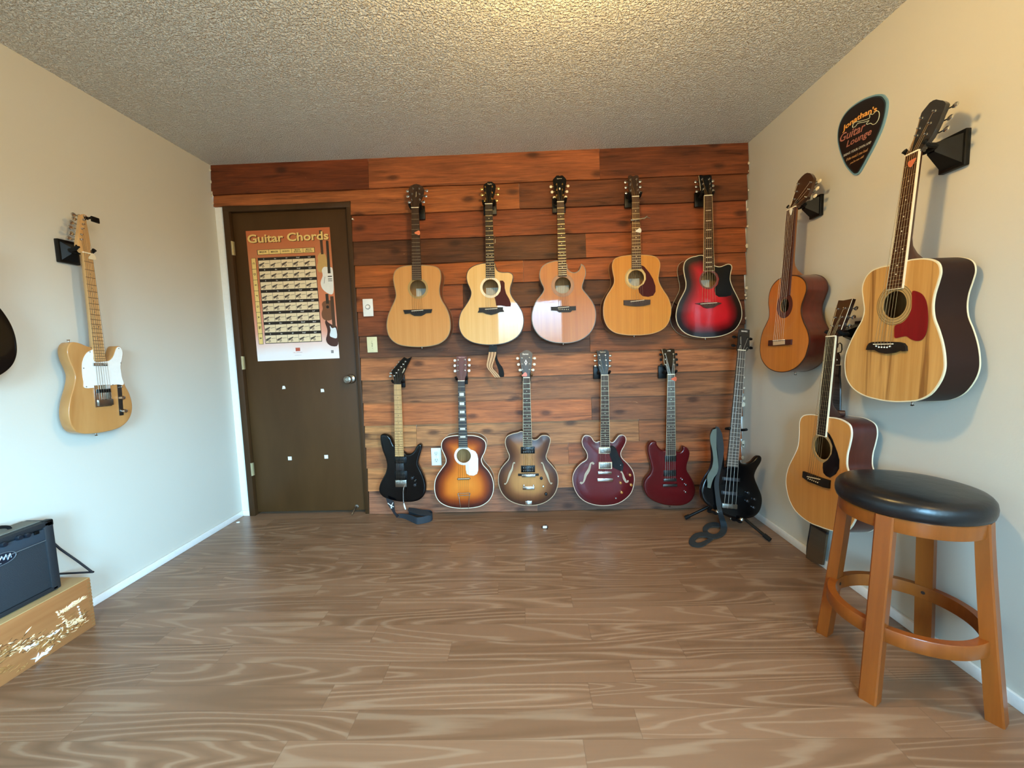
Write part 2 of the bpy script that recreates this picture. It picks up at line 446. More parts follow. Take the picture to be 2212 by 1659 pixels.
# ------------------------------------------------------------------ room shell
def quad(name, pts, mat, sub=0):
    b = MB(); b.add(pts, [tuple(range(len(pts)))]); return struct(b.build(name, mat, smooth=False))
def slab(name, c, d, mat, bev=0, parent=None):
    b = MB()
    if bev: b.bbox(c, d, bev)
    else: b.box(c, d)
    o = b.build(name, mat, parent, smooth=bool(bev)); return o if parent else struct(o)
struct(MB().box(((XL+XR)/2, (YF+YB)/2+.1, -.05), (XR-XL+.3, YB-YF+.5, .1)).build('floor', mat_floor(), smooth=False))
struct(MB().box(((XL+XR)/2, (YF+YB)/2, ZC+.05), (XR-XL+.3, YB-YF+.3, .1)).build('ceiling', mat_ceiling(), smooth=False))
struct(MB().box((XL-.05, (YF+YB)/2, ZC/2), (.1, YB-YF+.3, ZC)).build('wall_left', M_WALL, smooth=False))
b = MB(); x0 = XR+.05                                           # right wall, with a window opening behind the camera
b.box((x0, (VY1+YB+.15)/2, ZC/2), (.1, YB+.15-VY1, ZC)); b.box((x0, (YF-.15+VY0)/2, ZC/2), (.1, VY0-YF+.15, ZC))
b.box((x0, (VY0+VY1)/2, VZ0/2), (.1, VY1-VY0, VZ0)); b.box((x0, (VY0+VY1)/2, (VZ1+ZC)/2), (.1, VY1-VY0, ZC-VZ1))
struct(b.build('wall_right', M_WALL, smooth=False))
b = MB()
for y in (VY0+.02, (VY0+VY1)/2, VY1-.02): b.box((x0, y, (VZ0+VZ1)/2), (.06, .04, VZ1-VZ0))
for z in (VZ0+.02, VZ1-.02): b.box((x0, (VY0+VY1)/2, z), (.06, VY1-VY0, .04))
struct(b.build('window_2', M_TRIM, smooth=False))
b = MB(); y0 = YF-.05                                           # wall behind the camera, with the window opening
b.box(((XL+WX0)/2, y0, ZC/2), (WX0-XL, .1, ZC)); b.box(((WX1+XR)/2, y0, ZC/2), (XR-WX1, .1, ZC))
b.box(((WX0+WX1)/2, y0, WZ0/2), (WX1-WX0, .1, WZ0)); b.box(((WX0+WX1)/2, y0, (WZ1+ZC)/2), (WX1-WX0, .1, ZC-WZ1))
struct(b.build('wall_front', M_WALL, smooth=False))
b = MB()
for x in (WX0+.02, (WX0+WX1)/2, WX1-.02): b.box((x, y0, (WZ0+WZ1)/2), (.04, .06, WZ1-WZ0))
for z in (WZ0+.02, WZ1-.02): b.box(((WX0+WX1)/2, y0, z), (WX1-WX0, .06, .04))
struct(b.build('window_1', M_TRIM, smooth=False))

ZR = [2.37, 2.175, 2.012, 1.845, 1.69, 1.548, 1.388, 1.228, 1.08, .93, .775, .62, .47, .323, .16, .0]
def xb(px): return hit(px, 800, (0, YB-.025, 0), (0, 1, 0)).x
DXL, DXR, DZT = -1.946, -1.094, 2.104                         # outside of the door frame
PL = [  # (pixel column where the board ends, colour including the light on it) for every row
 [(820, '#7a3c20'), (1300, '#a35c36'), (9999, '#7d4225')],  # lamp light put into the colour of the middle stretch
 [(1132, '#aa6238'), (9999, '#734026')],
 [(9999, '#97502f')],
 [(1269, '#6b4028'), (9999, '#a5582f')],
 [(1136, '#b0602f'), (9999, '#a85c34')],
 [(1006, '#a65a32'), (9999, '#6a4028')],
 [(1150, '#83492f'), (9999, '#6c3d29')],
 [(1275, '#6a4534'), (9999, '#8e5638')],
 [(9999, '#a86c4a')],
 [(9999, '#8f6044')],
 [(1277, '#a9653f'), (9999, '#7a503a')],
 [(892, '#b98256'), (1380, '#a8744f'), (9999, '#8a573a')],
 [(1225, '#a86a45'), (9999, '#9a5a38')],
 [(1248, '#bd7c50'), (9999, '#80543f')],
 [(1154, '#996550'), (9999, '#69493c')]]
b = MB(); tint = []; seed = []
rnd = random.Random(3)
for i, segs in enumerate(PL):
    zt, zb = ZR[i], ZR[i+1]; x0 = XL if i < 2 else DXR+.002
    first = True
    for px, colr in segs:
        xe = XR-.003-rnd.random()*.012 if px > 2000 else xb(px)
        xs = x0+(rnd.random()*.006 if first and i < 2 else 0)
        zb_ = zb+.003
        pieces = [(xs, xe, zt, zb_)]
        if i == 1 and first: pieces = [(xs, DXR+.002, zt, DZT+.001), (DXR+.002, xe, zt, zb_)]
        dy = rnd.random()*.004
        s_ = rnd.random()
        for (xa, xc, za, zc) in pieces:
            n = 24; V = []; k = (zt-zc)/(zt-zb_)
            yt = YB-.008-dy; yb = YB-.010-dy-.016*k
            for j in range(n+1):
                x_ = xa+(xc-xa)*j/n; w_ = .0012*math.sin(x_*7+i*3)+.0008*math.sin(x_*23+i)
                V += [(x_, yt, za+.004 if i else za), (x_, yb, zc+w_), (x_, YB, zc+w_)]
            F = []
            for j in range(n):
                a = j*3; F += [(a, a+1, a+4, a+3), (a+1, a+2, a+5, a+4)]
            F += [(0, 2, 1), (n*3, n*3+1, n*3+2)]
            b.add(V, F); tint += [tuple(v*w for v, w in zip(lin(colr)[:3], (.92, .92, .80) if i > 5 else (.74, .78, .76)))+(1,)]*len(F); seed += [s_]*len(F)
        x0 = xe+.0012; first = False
# plaster behind the planks, around the door opening
o0 = len(b.f)
b.box(((DXR+XR)/2, YB+.05, ZC/2), (XR-DXR, .1, ZC)); b.box(((DXL+DXR)/2, YB+.05, (DZT+ZC)/2), (DXR-DXL, .1, ZC-DZT))
b.box(((XL+DXL)/2, YB+.05-.004, 1.05), (DXL-XL, .1, 2.11)); b.box(((DXL+DXR)/2, YB+.14, 1.1), (DXR-DXL, .08, 2.4))
b.mi = [0]*o0+[1]*(len(b.f)-o0)
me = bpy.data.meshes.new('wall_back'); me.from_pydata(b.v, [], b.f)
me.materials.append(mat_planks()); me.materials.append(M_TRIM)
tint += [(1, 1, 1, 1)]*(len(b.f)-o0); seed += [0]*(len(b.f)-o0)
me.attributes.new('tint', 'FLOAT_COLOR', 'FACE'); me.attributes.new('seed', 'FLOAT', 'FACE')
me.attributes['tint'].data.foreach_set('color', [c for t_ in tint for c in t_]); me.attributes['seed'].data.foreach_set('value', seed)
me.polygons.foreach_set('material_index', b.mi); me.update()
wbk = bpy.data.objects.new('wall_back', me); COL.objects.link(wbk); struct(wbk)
# torn plaster and paint specks along both ends of the planks
b = MB(); rnd = random.Random(5)
for k in range(26):
    z = rnd.random()*2.3+.03; r = .002+rnd.random()**2*.009
    p = [(r*(.6+rnd.random())*math.cos(a), r*(.8+rnd.random()*1.4)*math.sin(a)) for a in [j*math.pi*2/7 for j in range(7)]]
    b.prism(p, 0, .002, M=frame((XR-.006-rnd.random()*.006, YB-.029, z), (1, 0, 0), (0, 0, 1), (0, -1, 0)))
for z in (2.33, 2.26, 2.19, 2.17, 2.12):
    p = [(.006*(.6+rnd.random())*math.cos(a), .009*(.6+rnd.random())*math.sin(a)) for a in [j*math.pi*2/7 for j in range(7)]]
    b.prism(p, 0, .002, M=frame((XL+.008, YB-.029, z), (1, 0, 0), (0, 0, 1), (0, -1, 0)))
struct(b.build('trim_2', plain('torn_plaster', '#cdbfa6', .8), smooth=False))
# baseboards
struct(MB().bbox((XL+.006, (YF+YB)/2, .019), (.012, YB-YF, .038), .003).build('baseboard_left', M_TRIM))
struct(MB().bbox((XR-.006, (YF+YB)/2, .021), (.012, YB-YF, .042), .003).build('baseboard_right', M_TRIM))
struct(MB().bbox(((XL+.012+DXL)/2, YB-.011, .019), (DXL-XL-.012, .010, .038), .002).build('baseboard_back', M_TRIM))
# ------------------------------------------------------------------ door
M_DOOR = wood('dark_door_veneer', '#3d260f', '#4e341a', .48, .0, 9, .4, 'z')
M_JAMB = wood('dark_door_trim', '#36220f', '#48301a', .45, 0, 14, .4, 'z')
b = MB()
b.bbox((DXL+.021, YB+.039, DZT/2), (.042, .12, DZT), .004); b.bbox((DXR-.015, YB+.039, DZT/2), (.030, .12, DZT), .004)
b.bbox(((DXL+DXR)/2, YB+.039, DZT-.018), (DXR-DXL, .121, .036), .004)
struct(b.build('trim_1', M_JAMB))
DY = YB+.004                                                   # door face
door = struct(MB().bbox(((DXL+DXR+.014)/2, DY+.018, 1.043), (DXR-DXL-.078, .036, 2.046), .002).build('door_1', M_DOOR))
kx, kz = -1.172, .945
b = MB(); b.lathe([(.033, 0), (.032, .004), (.026, .010), (.012, .014), (.011, .034), (.018, .040), (.026, .048), (.028, .058), (.024, .067), (.013, .070), (.012, .0685), (.002, .0685)], (kx, DY, kz), (0, -1, 0), 32)
b.build('door_knob', M_NKL, door)
for z in (1.835, 1.075, .335):
    b = MB(); b.tube([(DXL+.045, YB-.02, z-.045), (DXL+.045, YB-.02, z+.045)], .006, 10); b.box((DXL+.045, YB-.012, z), (.018, .012, .088))
    b.build('hinge', plain('pale_hinge', '#b9ab86', .4, .6), door)
for px, py, s_, j in ((613.3, 837, .022, .5), (697, 843.5, .022, .3), (626.5, 990, .025, 0), (705, 986.5, .025, 0)):
    p = hit(px, py, (0, DY, 0), (0, 1, 0)); r2 = random.Random(int(px))
    pl_ = [(-s_/2, -s_/2), (0, -s_/2*(1-j*.3)), (s_/2, -s_/2*(1-j*r2.random())), (s_/2, 0), (s_/2*(1-j), s_/2), (0, s_/2), (-s_/2*(1-j*r2.random()), s_/2)]
    MB().prism(pl_, 0, .003, M=frame((p.x, DY-.0005, p.z), (1, 0, 0), (0, 0, 1), (0, -1, 0))).build('adhesive_pad', M_WHT, door, smooth=False)
p = hit(771, 1094, (0, DY, 0), (0, 1, 0))
b = MB(); b.lathe([(.014, 0), (.013, .004), (.006, .006)], (p.x, DY, p.z), (0, -1, 0), 16)
b.tube([(p.x, DY-.004, p.z), (p.x-.004, DY-.03, p.z-.006), (p.x-.012, DY-.06, .012)], [.005, .005, .006], 10); b.build('door_stop', M_NKL, door)

# ------------------------------------------------------------------ ceiling lamp (just above the frame), and an added one behind the camera
lm = NT('lamp_glass'); lm.set(Roughness=.4, Emission_Strength=2.0); lm.p.inputs['Emission Color'].default_value = (1, .72, .36, 1); lm.p.inputs['Base Color'].default_value = (.9, .85, .75, 1)
lamp = empty('ceiling_lamp', loc=(LAMP[0], LAMP[1], ZC)); tag(lamp, 'round glass dome lamp fixed to the ceiling', 'lamp')
MB().lathe([(.13, 0), (.13, -.025), (.12, -.03)], (0, 0, 0), (0, 0, 1), 32).build('lamp_base', M_GOLD, lamp)
MB().lathe([(.118, -.026), (.11, -.06), (.08, -.09), (.04, -.103), (.005, -.106)], (0, 0, 0), (0, 0, 1), 32).build('lamp_shade', lm.m, lamp)
pl_ = bpy.data.lights.new('lamp_light', 'POINT'); pl_.energy = LAMP_W; pl_.color = (1, .66, .23); pl_.shadow_soft_size = .07
po = bpy.data.objects.new('lamp_light', pl_); COL.objects.link(po); po.location = (LAMP[0], LAMP[1], 2.19)
added_lamp = empty('ceiling_lamp', loc=(1.0, -.3, ZC)); tag(added_lamp, 'added unseen round glass dome lamp on the ceiling behind the camera', 'lamp')  # unseen lamp added to brighten the right wall
MB().lathe([(.13, 0), (.13, -.025), (.12, -.03)], (0, 0, 0), (0, 0, 1), 32).build('lamp_base', M_GOLD, added_lamp)
MB().lathe([(.118, -.026), (.11, -.06), (.08, -.09), (.04, -.103), (.005, -.106)], (0, 0, 0), (0, 0, 1), 32).build('lamp_shade', lm.m, added_lamp)
pl2 = bpy.data.lights.new('lamp_light', 'POINT'); pl2.energy = ADDED_LAMP_W; pl2.color = (1, .66, .23); pl2.shadow_soft_size = .07  # warm light of the added lamp
po2 = bpy.data.objects.new('lamp_light', pl2); COL.objects.link(po2); po2.location = (1.0, -.3, 2.19)
# ------------------------------------------------------------------ guitars
def attr_edge(o, loop):
    me = o.data; co = np.array([v.co[:2] for v in me.vertices]); d = dist_to(co, loop)
    me.attributes.new('edge_dist', 'FLOAT', 'POINT'); me.attributes['edge_dist'].data.foreach_set('value', d.astype(np.float32)); me.update()
def sweep_ring(b, loop, prof):
    """prof: list of (inward offset, z) closed profile swept along the closed loop"""
    ls = [[(x, y, z) for (x, y) in offset_loop(loop, d)] for d, z in prof]
    n = len(loop); k = len(prof); V = [v for l in ls for v in l]
    b.add(V, [(i*n+j, i*n+(j+1) % n, ((i+1) % k)*n+(j+1) % n, ((i+1) % k)*n+j) for i in range(k) for j in range(n)])
class Guitar: pass
def guitar(name, label, group, crop, p0, nrm, body, nut, fend, hs, tilt, posts, T_, kind='acoustic', hscrop=None, tail=None,
           top=None, side=None, bind=None, neckm=None, fbm=None, hole=None, ros=None, rosm=None, saddle=None, bridge=None,
           bridgem=None, nstr=6, hsm=None, btn=None, postm=None, button_len=.017, dots=(3, 5, 7, 9, 12, 15, 17), dotm=None, dotr=.0023,
           fbind=None, arch=0, body_b=None, round_=.007, strm=None, hsbind=None, label_paper=True, nutm=None, fbz=.006, cat='guitar',
           blocks=None, fb_round=False, frets=21, buttons=True, hs_thick=.014, heel=True, gw=.0011, bars=None, frm=None):
    G = Guitar(); nrm = Vector(nrm).normalized(); p0 = Vector(p0)
    W_ = lambda pt, c=crop: hit(*cpx(c, pt), p0, nrm)
    nm = (W_(nut[0])+W_(nut[1]))/2
    bw = [W_(q) for q in body]
    if tail is None:
        low = min(bw, key=lambda q: q.z); tail = None
        tl = low
        # body centre line: mean of the horizontal extremes near the widest part
        tl = sum(bw, Vector())/len(bw)
    else: tl = W_(tail)
    u = (nm-tl).normalized(); r = u.cross(nrm).normalized()
    M0 = frame(tl, r, u, nrm); I0 = M0.inverted()
    ymin = min((I0 @ q).y for q in bw)
    org = tl+u*ymin
    M = frame(org, r, u, nrm); I = M.inverted()
    Lc = lambda pt, c=crop: tuple((I @ W_(pt, c))[:2])
    G.M, G.I, G.L, G.crop = M, I, Lc, crop
    root = empty(name, M); tag(root, label, cat, group); G.root = root
    out = ccw(smooth_loop([Lc(q) for q in body], 5)); G.out = out
    nl, nr = Lc(nut[0]), Lc(nut[1]); bn = (nl[1]+nr[1])/2; hw = (nr[0]-nl[0])/2; na = (nl[0]+nr[0])/2
    fl, fr = Lc(fend[0]), Lc(fend[1]); bf = (fl[1]+fr[1])/2; fw = (fr[0]-fl[0])/2; fa = (fl[0]+fr[0])/2
    G.bn, G.bf, G.hw, G.na = bn, bf, hw, na
    cx_at = lambda y: na+(fa-na)*(bn-y)/(bn-bf); w_at = lambda y: hw+(fw-hw)*(bn-y)/(bn-bf)
    G.cx, G.w = cx_at, w_at
    ztop = arch
    # --- body
    hl = []
    if hole:
        hc = Lc(hole[0]); hr = abs(Lc(hole[1])[1]-hc[1]); hl = [circ(hc[0], hc[1], hr, 44)]; G.hc, G.hr = hc, hr
    if kind == 'acoustic':
        b = MB(); n = len(out)
        lo = [(x, y, -T_) for x, y in out]; hi = [(x, y, -.0028) for x, y in out]
        b.add(lo+hi, [(i, (i+1) % n, (i+1) % n+n, i+n) for i in range(n)])
        V, F = fill(out); b.cur = 0; b.add([(x, y, -T_) for x, y in V], [f[::-1] for f in F])
        inn = offset_loop(out, .003); b.cur = 1
        b.add([(x, y, z) for z in (-T_+.003, -.003) for x, y in inn], [(i, i+n, (i+1) % n+n, (i+1) % n) for i in range(n)])
        V, F = fill(inn); b.add([(x, y, -T_+.003) for x, y in V], F)
        bd = b.build('body', [side, M_INT], root); attr_edge(bd, [(9, 9), (9.1, 9), (9, 9.1)])
        b = MB(); b.prism(out, -.0028, 0, hl, step=.012); sb = b.build('soundboard', top, root); attr_edge(sb, out)
        if bind:
            b = MB(); sweep_ring(b, out, [(-.0008, .0005), (.0034, .0005), (.0034, -.002), (0, -.0055), (-.0008, -.0055)])
            b.build('binding', bind, root)
            b = MB(); sweep_ring(b, out, [(-.0008, -T_-.0005), (.003, -T_-.0005), (.0, -T_+.0045), (-.0008, -T_+.0045)])
            b.build('back_binding', bind, root)
        if label_paper and hole:
            MB().box((hc[0]+.006, hc[1]-.018, -T_+.0045), (.085, .06, .001)).build('paper_label', M_LBL, root)
    else:
        r_ = round_; b = MB(); n = len(out); rings = []
        for k in range(5):
            a = math.pi/2*k/4; rings.append([(x, y, -r_*(1-math.sin(a))) for x, y in offset_loop(out, r_*(1-math.cos(a)))])
        back = [[(x, y, -T_+(r_*(1-math.sin(a)))) for x, y in offset_loop(out, r_*(1-math.cos(a)))] for a in (math.pi/2, math.pi/4, 0)]
        al = back+rings; V = [v for l in al for v in l]; k = len(al)
        b.add(V, [(i*n+j, i*n+(j+1) % n, (i+1)*n+(j+1) % n, (i+1)*n+j) for i in range(k-1) for j in range(n)])
        inn = offset_loop(out, r_); V, F = fill(offset_loop(out, r_)); b.add([(x, y, -T_) for x, y in V], [f[::-1] for f in F])
        V, F = fill(inn, hl, .011); a = np.array(V); d = dist_to(a, inn)
        zz = arch*(1-np.exp(-(np.maximum(d-.004, 0)/.035)**1.5)) if arch else d*0
        b.add([(x, y, float(z)) for (x, y), z in zip(V, zz)], F)
        if hl:
            h0 = hl[0]; m_ = len(h0); zh = arch
            b.add([(x, y, z) for z in (zh, -.02) for x, y in h0], [(i, i+m_, (i+1) % m_+m_, (i+1) % m_) for i in range(m_)])
        bd = b.build('body', top, root, angle=.9); attr_edge(bd, out)
        if hl: MB().prism(circ(hc[0], hc[1], hr*1.02), -.022, -.02).build('inside_back', M_INT, root)
        if bind:
            b = MB(); sweep_ring(b, out, [(-.0012, .0012), (.0032, .0014), (.0032, -.002), (.001, -.0062), (-.0012, -.0062)])
            b.build('binding', bind, root)
    G.body = bd
    # --- fretboard, frets, markers, nut
    fb = [(cx_at(bf)-w_at(bf), bf), (cx_at(bf)+w_at(bf), bf), (na+hw, bn), (na-hw, bn)]
    z0 = max(ztop, 0)+.0003; z1 = z0+fbz; G.z1 = z1
    fbb = MB(); fbb.prism(fb, z0-.001, z1)
    if fbind:
        b = MB()
        for s_ in (-1, 1):
            e0, e1 = (cx_at(bf)+s_*w_at(bf), bf), (na+s_*hw, bn)
            q = [(e0[0]-s_*gw, e0[1]), (e0[0]+s_*.0004, e0[1]), (e1[0]+s_*.0004, e1[1]), (e1[0]-s_*gw, e1[1])]
            b.prism(ccw(q), z0-.001, z1+.0004)
        q = [(fb[0][0], bf-.0006), (fb[1][0], bf-.0006), (fb[1][0], bf+gw), (fb[0][0], bf+gw)]
        b.prism(q, z0-.001, z1+.0004)
        b.build('fretboard_binding', fbind, root, smooth=False)
    if saddle is not None:
        sl, sr = Lc(saddle[0]), Lc(saddle[1]); bs = (sl[1]+sr[1])/2
    else: sl = sr = None; bs = bn-.63
    SCL = bn-bs; G.bs = bs
    fy = lambda k: bn-SCL*(1-2**(-k/12.0))
    b = fbb; b.cur = 1
    for k in range(1, frets+1):
        y = fy(k)
        if y < bf+.004: break
        w_ = w_at(y)-(.0008 if fbind else 0); b.box((cx_at(y), y, z1+.0003), (w_*2, .0021 if frm is None else .0015, .0013))
    b.cur = 2
    for k in (blocks or bars or ()):
        y = (fy(k)+fy(k-1))/2
        if y < bf+.008: break
        if blocks: b.box((cx_at(y), y, z1+.0001), (w_at(y)*1.25, (fy(k-1)-fy(k))*.62, .0008))
        else: b.box((cx_at(y), y, z1+.0002), (w_at(y)*1.25, .0034, .001))
    for k in (() if blocks or bars else dots):
        y = (fy(k)+fy(k-1))/2
        if y < bf+.006: break
        for dx in ((-.45*w_at(y), .45*w_at(y)) if k == 12 else (0,)):
            b.prism(circ(cx_at(y)+dx, y, dotr, 12), z1-.001, z1+.0004)
    b.build('fretboard', [fbm, frm or (M_FRET if fbm is not M_MAPLE else plain('dark_fret', '#6b4a2c', .4, .5)), dotm or M_PEARL], root, smooth=False)
    MB().bbox((na, bn+.0018, z1-.001), (hw*2+.001, .0048, .006+.002), .0006).build('nut', nutm or M_BONE, root)
    # --- neck with heel
    ytop = max(y for x, y in out if abs(x-cx_at(y)) < .03)
    b = MB(); secs = []
    ny = 14
    for i in range(ny+1):
        y = bn+.004+(ytop-.004-bn)*i/ny; hx = w_at(y)-.0004; dp = .018+.004*i/ny
        if heel and i >= ny-3:
            k = (i-(ny-3))/3; dp = dp+(T_*.80-dp)*k**2 if kind == 'acoustic' else dp+(.026-dp)*k
        ring = []
        for j in range(11):
            a = math.pi*j/10; ring.append((cx_at(y)-hx*math.cos(a)*(1 if j in (0, 10) else .98), y, z0-math.sin(a)**.8*dp))
        secs.append(ring)
    V = [v for s_ in secs for v in s_]; k = 11
    b.add(V, [(i*k+j, i*k+j+1, (i+1)*k+j+1, (i+1)*k+j) for i in range(ny) for j in range(k-1)]+[(i*k+k-1, i*k, (i+1)*k, (i+1)*k+k-1) for i in range(ny)]+[tuple(range(k)), tuple(ny*k+j for j in range(k))])
    b.build('neck', neckm, root, angle=.8)
    # --- headstock in its own tilted frame
    t = math.radians(tilt)
    Hl = frame((na, bn, z1-.004), (1, 0, 0), (0, math.cos(t), -math.sin(t)), (0, math.sin(t), math.cos(t)))
    Hw = M @ Hl; hp, hn = Hw.translation, Hw.to_3x3() @ Vector((0, 0, 1)); HI = Hw.inverted()
    hc_ = hscrop or crop
    Hp = lambda pt, c=hc_: tuple((HI @ hit(*cpx(c, pt), hp, hn))[:2])
    hpoly = ccw([Hp(q) for q in hs]); G.H, G.Hp = Hl, Hp
    hd = MB().prism(hpoly, -hs_thick, 0, M=Hl).build('headstock', hsm or neckm, root)
    if hsbind:
        i0, i1 = hsbind; q = [Hp(x_) for x_ in hs][i0:i1+1]
        b = MB(); b.tube([Hl @ Vector((x, y, .0002)) for x, y in q], .0011, 6); b.build('headstock_binding', M_CRM, root)
    for (pt, sd_) in posts:
        px_, py_ = Hp(pt); b = MB(); b.cur = 0
        P = lambda x, y, z: Hl @ Vector((x, y, z))
        ax = Hl.to_3x3() @ Vector((0, 0, 1))
        b.lathe([(.0048, 0), (.0048, .0015), (.0032, .002), (.0030, .009), (.0026, .0095)], P(px_, py_, 0), ax, 12)
        # shaft and button at the side
        xe = max(abs(x-px_) for x, y in hpoly if abs(y-py_) < .03 and (x-px_)*sd_ > 0) if [1 for x, y in hpoly if abs(y-py_) < .03 and (x-px_)*sd_ > 0] else .012
        xe = min(xe, .03)+.004
        zb = -hs_thick-.006
        b.box((px_, py_, zb), (.014, .016, .011), Hl)
        b.tube([P(px_, py_, zb), P(px_+sd_*(xe+.004), py_, zb)], .0022, 8)
        b.cur = 1
        xb_ = px_+sd_*(xe+.004+button_len*.3)
        ring = [(0.0006, -button_len*.5), (.0055, -button_len*.45), (.0085, 0), (.0055, button_len*.45), (.0006, button_len*.5)]
        b2 = MB(); b2.lathe([(r_q, h_) for r_q, h_ in ring], (0, 0, 0), (1, 0, 0), 10)
        Mx = Hl @ T((xb_, py_, zb)) @ Matrix.Diagonal((1, 1.15, .55, 1))
        b.add([Mx @ Vector(v) for v in b2.v], b2.f)
        b.build('tuning_peg', [postm or M_CHR, btn or M_CHR], root)
    # --- bridge, saddle, pins
    if bridge:
        bp = ccw([Lc(q) for q in bridge])
        MB().prism(bp, ztop-.001, ztop+.0085).build('bridge', bridgem or fbm, root)
    if sl:
        if kind == 'acoustic' or bridge:
            v = Vector(sr)-Vector(sl); ang = math.atan2(v.y, v.x); mid = (Vector(sl)+Vector(sr))/2
            MB().box((0, 0, 0), (v.length, .003, .006), T((mid.x, mid.y, ztop+.0105)) @ Matrix.Rotation(ang, 4, 'Z')).build('saddle', M_BONE, root)
    # --- strings
    if nstr:
        sx = (sr[0]-sl[0])/2*.82 if sl else .026; sc = (sl[0]+sr[0])/2 if sl else cx_at(bs)
        zt = z1+.0026; zs = ztop+.0135 if bridge else z1+.005
        for k in range(nstr):
            f = (k/(nstr-1)-.5)*2
            q = [(sc+f*sx, bs-(.012 if bridge else .004), zs-(.006 if bridge else .003)), (sc+f*sx, bs, zs), (na+f*hw*.82, bn+.002, zt)]
            if posts:
                side_p = sorted(posts, key=lambda p_: Hp(p_[0])[1])
                lp = [p_ for p_ in side_p if p_[1] < 0]; rp = [p_ for p_ in side_p if p_[1] > 0]
                if rp and lp: pk = (lp[k] if k < len(lp) else rp[len(rp)-1-(k-len(lp))]) if k < len(lp)+len(rp) else side_p[0]
                else: pk = side_p[min(k, len(side_p)-1)]
                hx, hy = Hp(pk[0]); e_ = Hl @ Vector((hx, hy, .006)); q.append(tuple(e_))
            MB().tube(q, (.00075 if k < nstr/2 else .0005)*(1.6 if nstr == 4 else 1), 5).build('string', strm or (M_STRB if kind == 'acoustic' else M_STR), root)
    if ros and hole:
        r1 = abs(Lc(ros)[1]-hc[1]) if not isinstance(ros, float) else ros
        zt_ = arch+.0004 if arch else .0
        b = MB(); b.prism(circ(hc[0], hc[1], r1, 56), -.0005+zt_, .0005+zt_, [circ(hc[0], hc[1], hr+.0004, 44)]); b.build('rosette', rosm, root, smooth=False)
    # strap pin at the tail
    ty = min(y for x, y in out if abs(x-cx_at(y)*0) < .03)
    b = MB(); b.lathe([(.005, .002), (.003, -.004), (.003, -.008), (.006, -.011), (.005, -.013)], (0, ty, -T_/2), (0, 1, 0), 12); b.build('strap_pin', M_CHR, root)
    return G
def hanger(G, label, wall_n, wall_p, plate=(.06, .085), dx=0, dz=.0, mat=None, chrome=False, block=False):
    """wall bracket whose padded yoke carries the headstock"""
    M = G.M; nW = Vector(wall_n); P = M @ Vector((G.na, G.bn+.014, -.004))
    dist = (P-Vector(wall_p)).dot(nW)
    base = P-nW*dist
    r = Vector((0, 0, 1)).cross(nW).normalized()
    H = frame(base, r, Vector((0, 0, 1)), nW)
    o = empty('wall_hanger', H); tag(o, label, 'guitar hanger', 'wall hangers holding the guitars')
    mt = mat or M_BLK
    MB().bbox((dx, dz, .009), (plate[0], plate[1], .018), .003).build('mounting_plate', mt, o)
    b = MB()
    if block:
        V = []
        for z_, hw_, zt_, zb_ in ((.016, plate[0]*.42, plate[1]*.40+dz, -plate[1]*.42+dz), (dist-.050, .013, .012, -.016)): V += [(dx-hw_, zb_, z_), (dx+hw_, zb_, z_), (dx+hw_, zt_, z_), (dx-hw_, zt_, z_)]
        b.add(V, [(3, 2, 1, 0), (4, 5, 6, 7), (0, 1, 5, 4), (1, 2, 6, 5), (2, 3, 7, 6), (3, 0, 4, 7)])
    b.tube([(dx, 0, .01), (0, -.004, dist-.045)], .006, 10); b.build('arm', M_BLK if not chrome else M_NKL, o)
    for s_ in (-1, 1):
        q = [(0, -.004, dist-.045), (s_*.014, -.006, dist-.043), (s_*.031, -.004, dist-.036), (s_*.034, -.002, dist-.012), (s_*.035, .010, dist+.006)]
        b = MB(); b.tube(smooth_line(q, 3), [.0075]*12+[.0085], 10); b.build('padded_prong', M_RUB if not chrome else M_NKL, o)
    return o
def pick_on(G, at, crop, label, col, ang=0, head=False, size=.0165, shape=1.0):
    """a plectrum tucked under the strings"""
    if head: x, y = G.Hp(at, crop); Mx = G.M @ G.H @ T((x, y, .0102))
    else: x, y = G.L(at, crop); Mx = G.M @ T((x, y, G.z1+.0045))
    o = empty('plectrum', Mx @ Matrix.Rotation(math.radians(ang), 4, 'Z')); tag(o, label, 'plectrum', 'plectrums tucked into guitar strings')
    s = size; p = smooth_loop([(0, -s*1.15), (s*.62, -s*.1), (s*.85, s*.62), (s*.4, s*.98), (-s*.4, s*.98), (-s*.85, s*.62), (-s*.62, -s*.1)], 4)
    b = MB(); b.prism(ccw(p), -.0005, .0006); me = b.build('plectrum', plain('plectrum_'+col, col, .35), None)
    me.matrix_world = o.matrix_world; me['label'] = label; me['category'] = 'plectrum'; me['group'] = 'plectrums tucked into guitar strings'
    bpy.data.objects.remove(o); return me
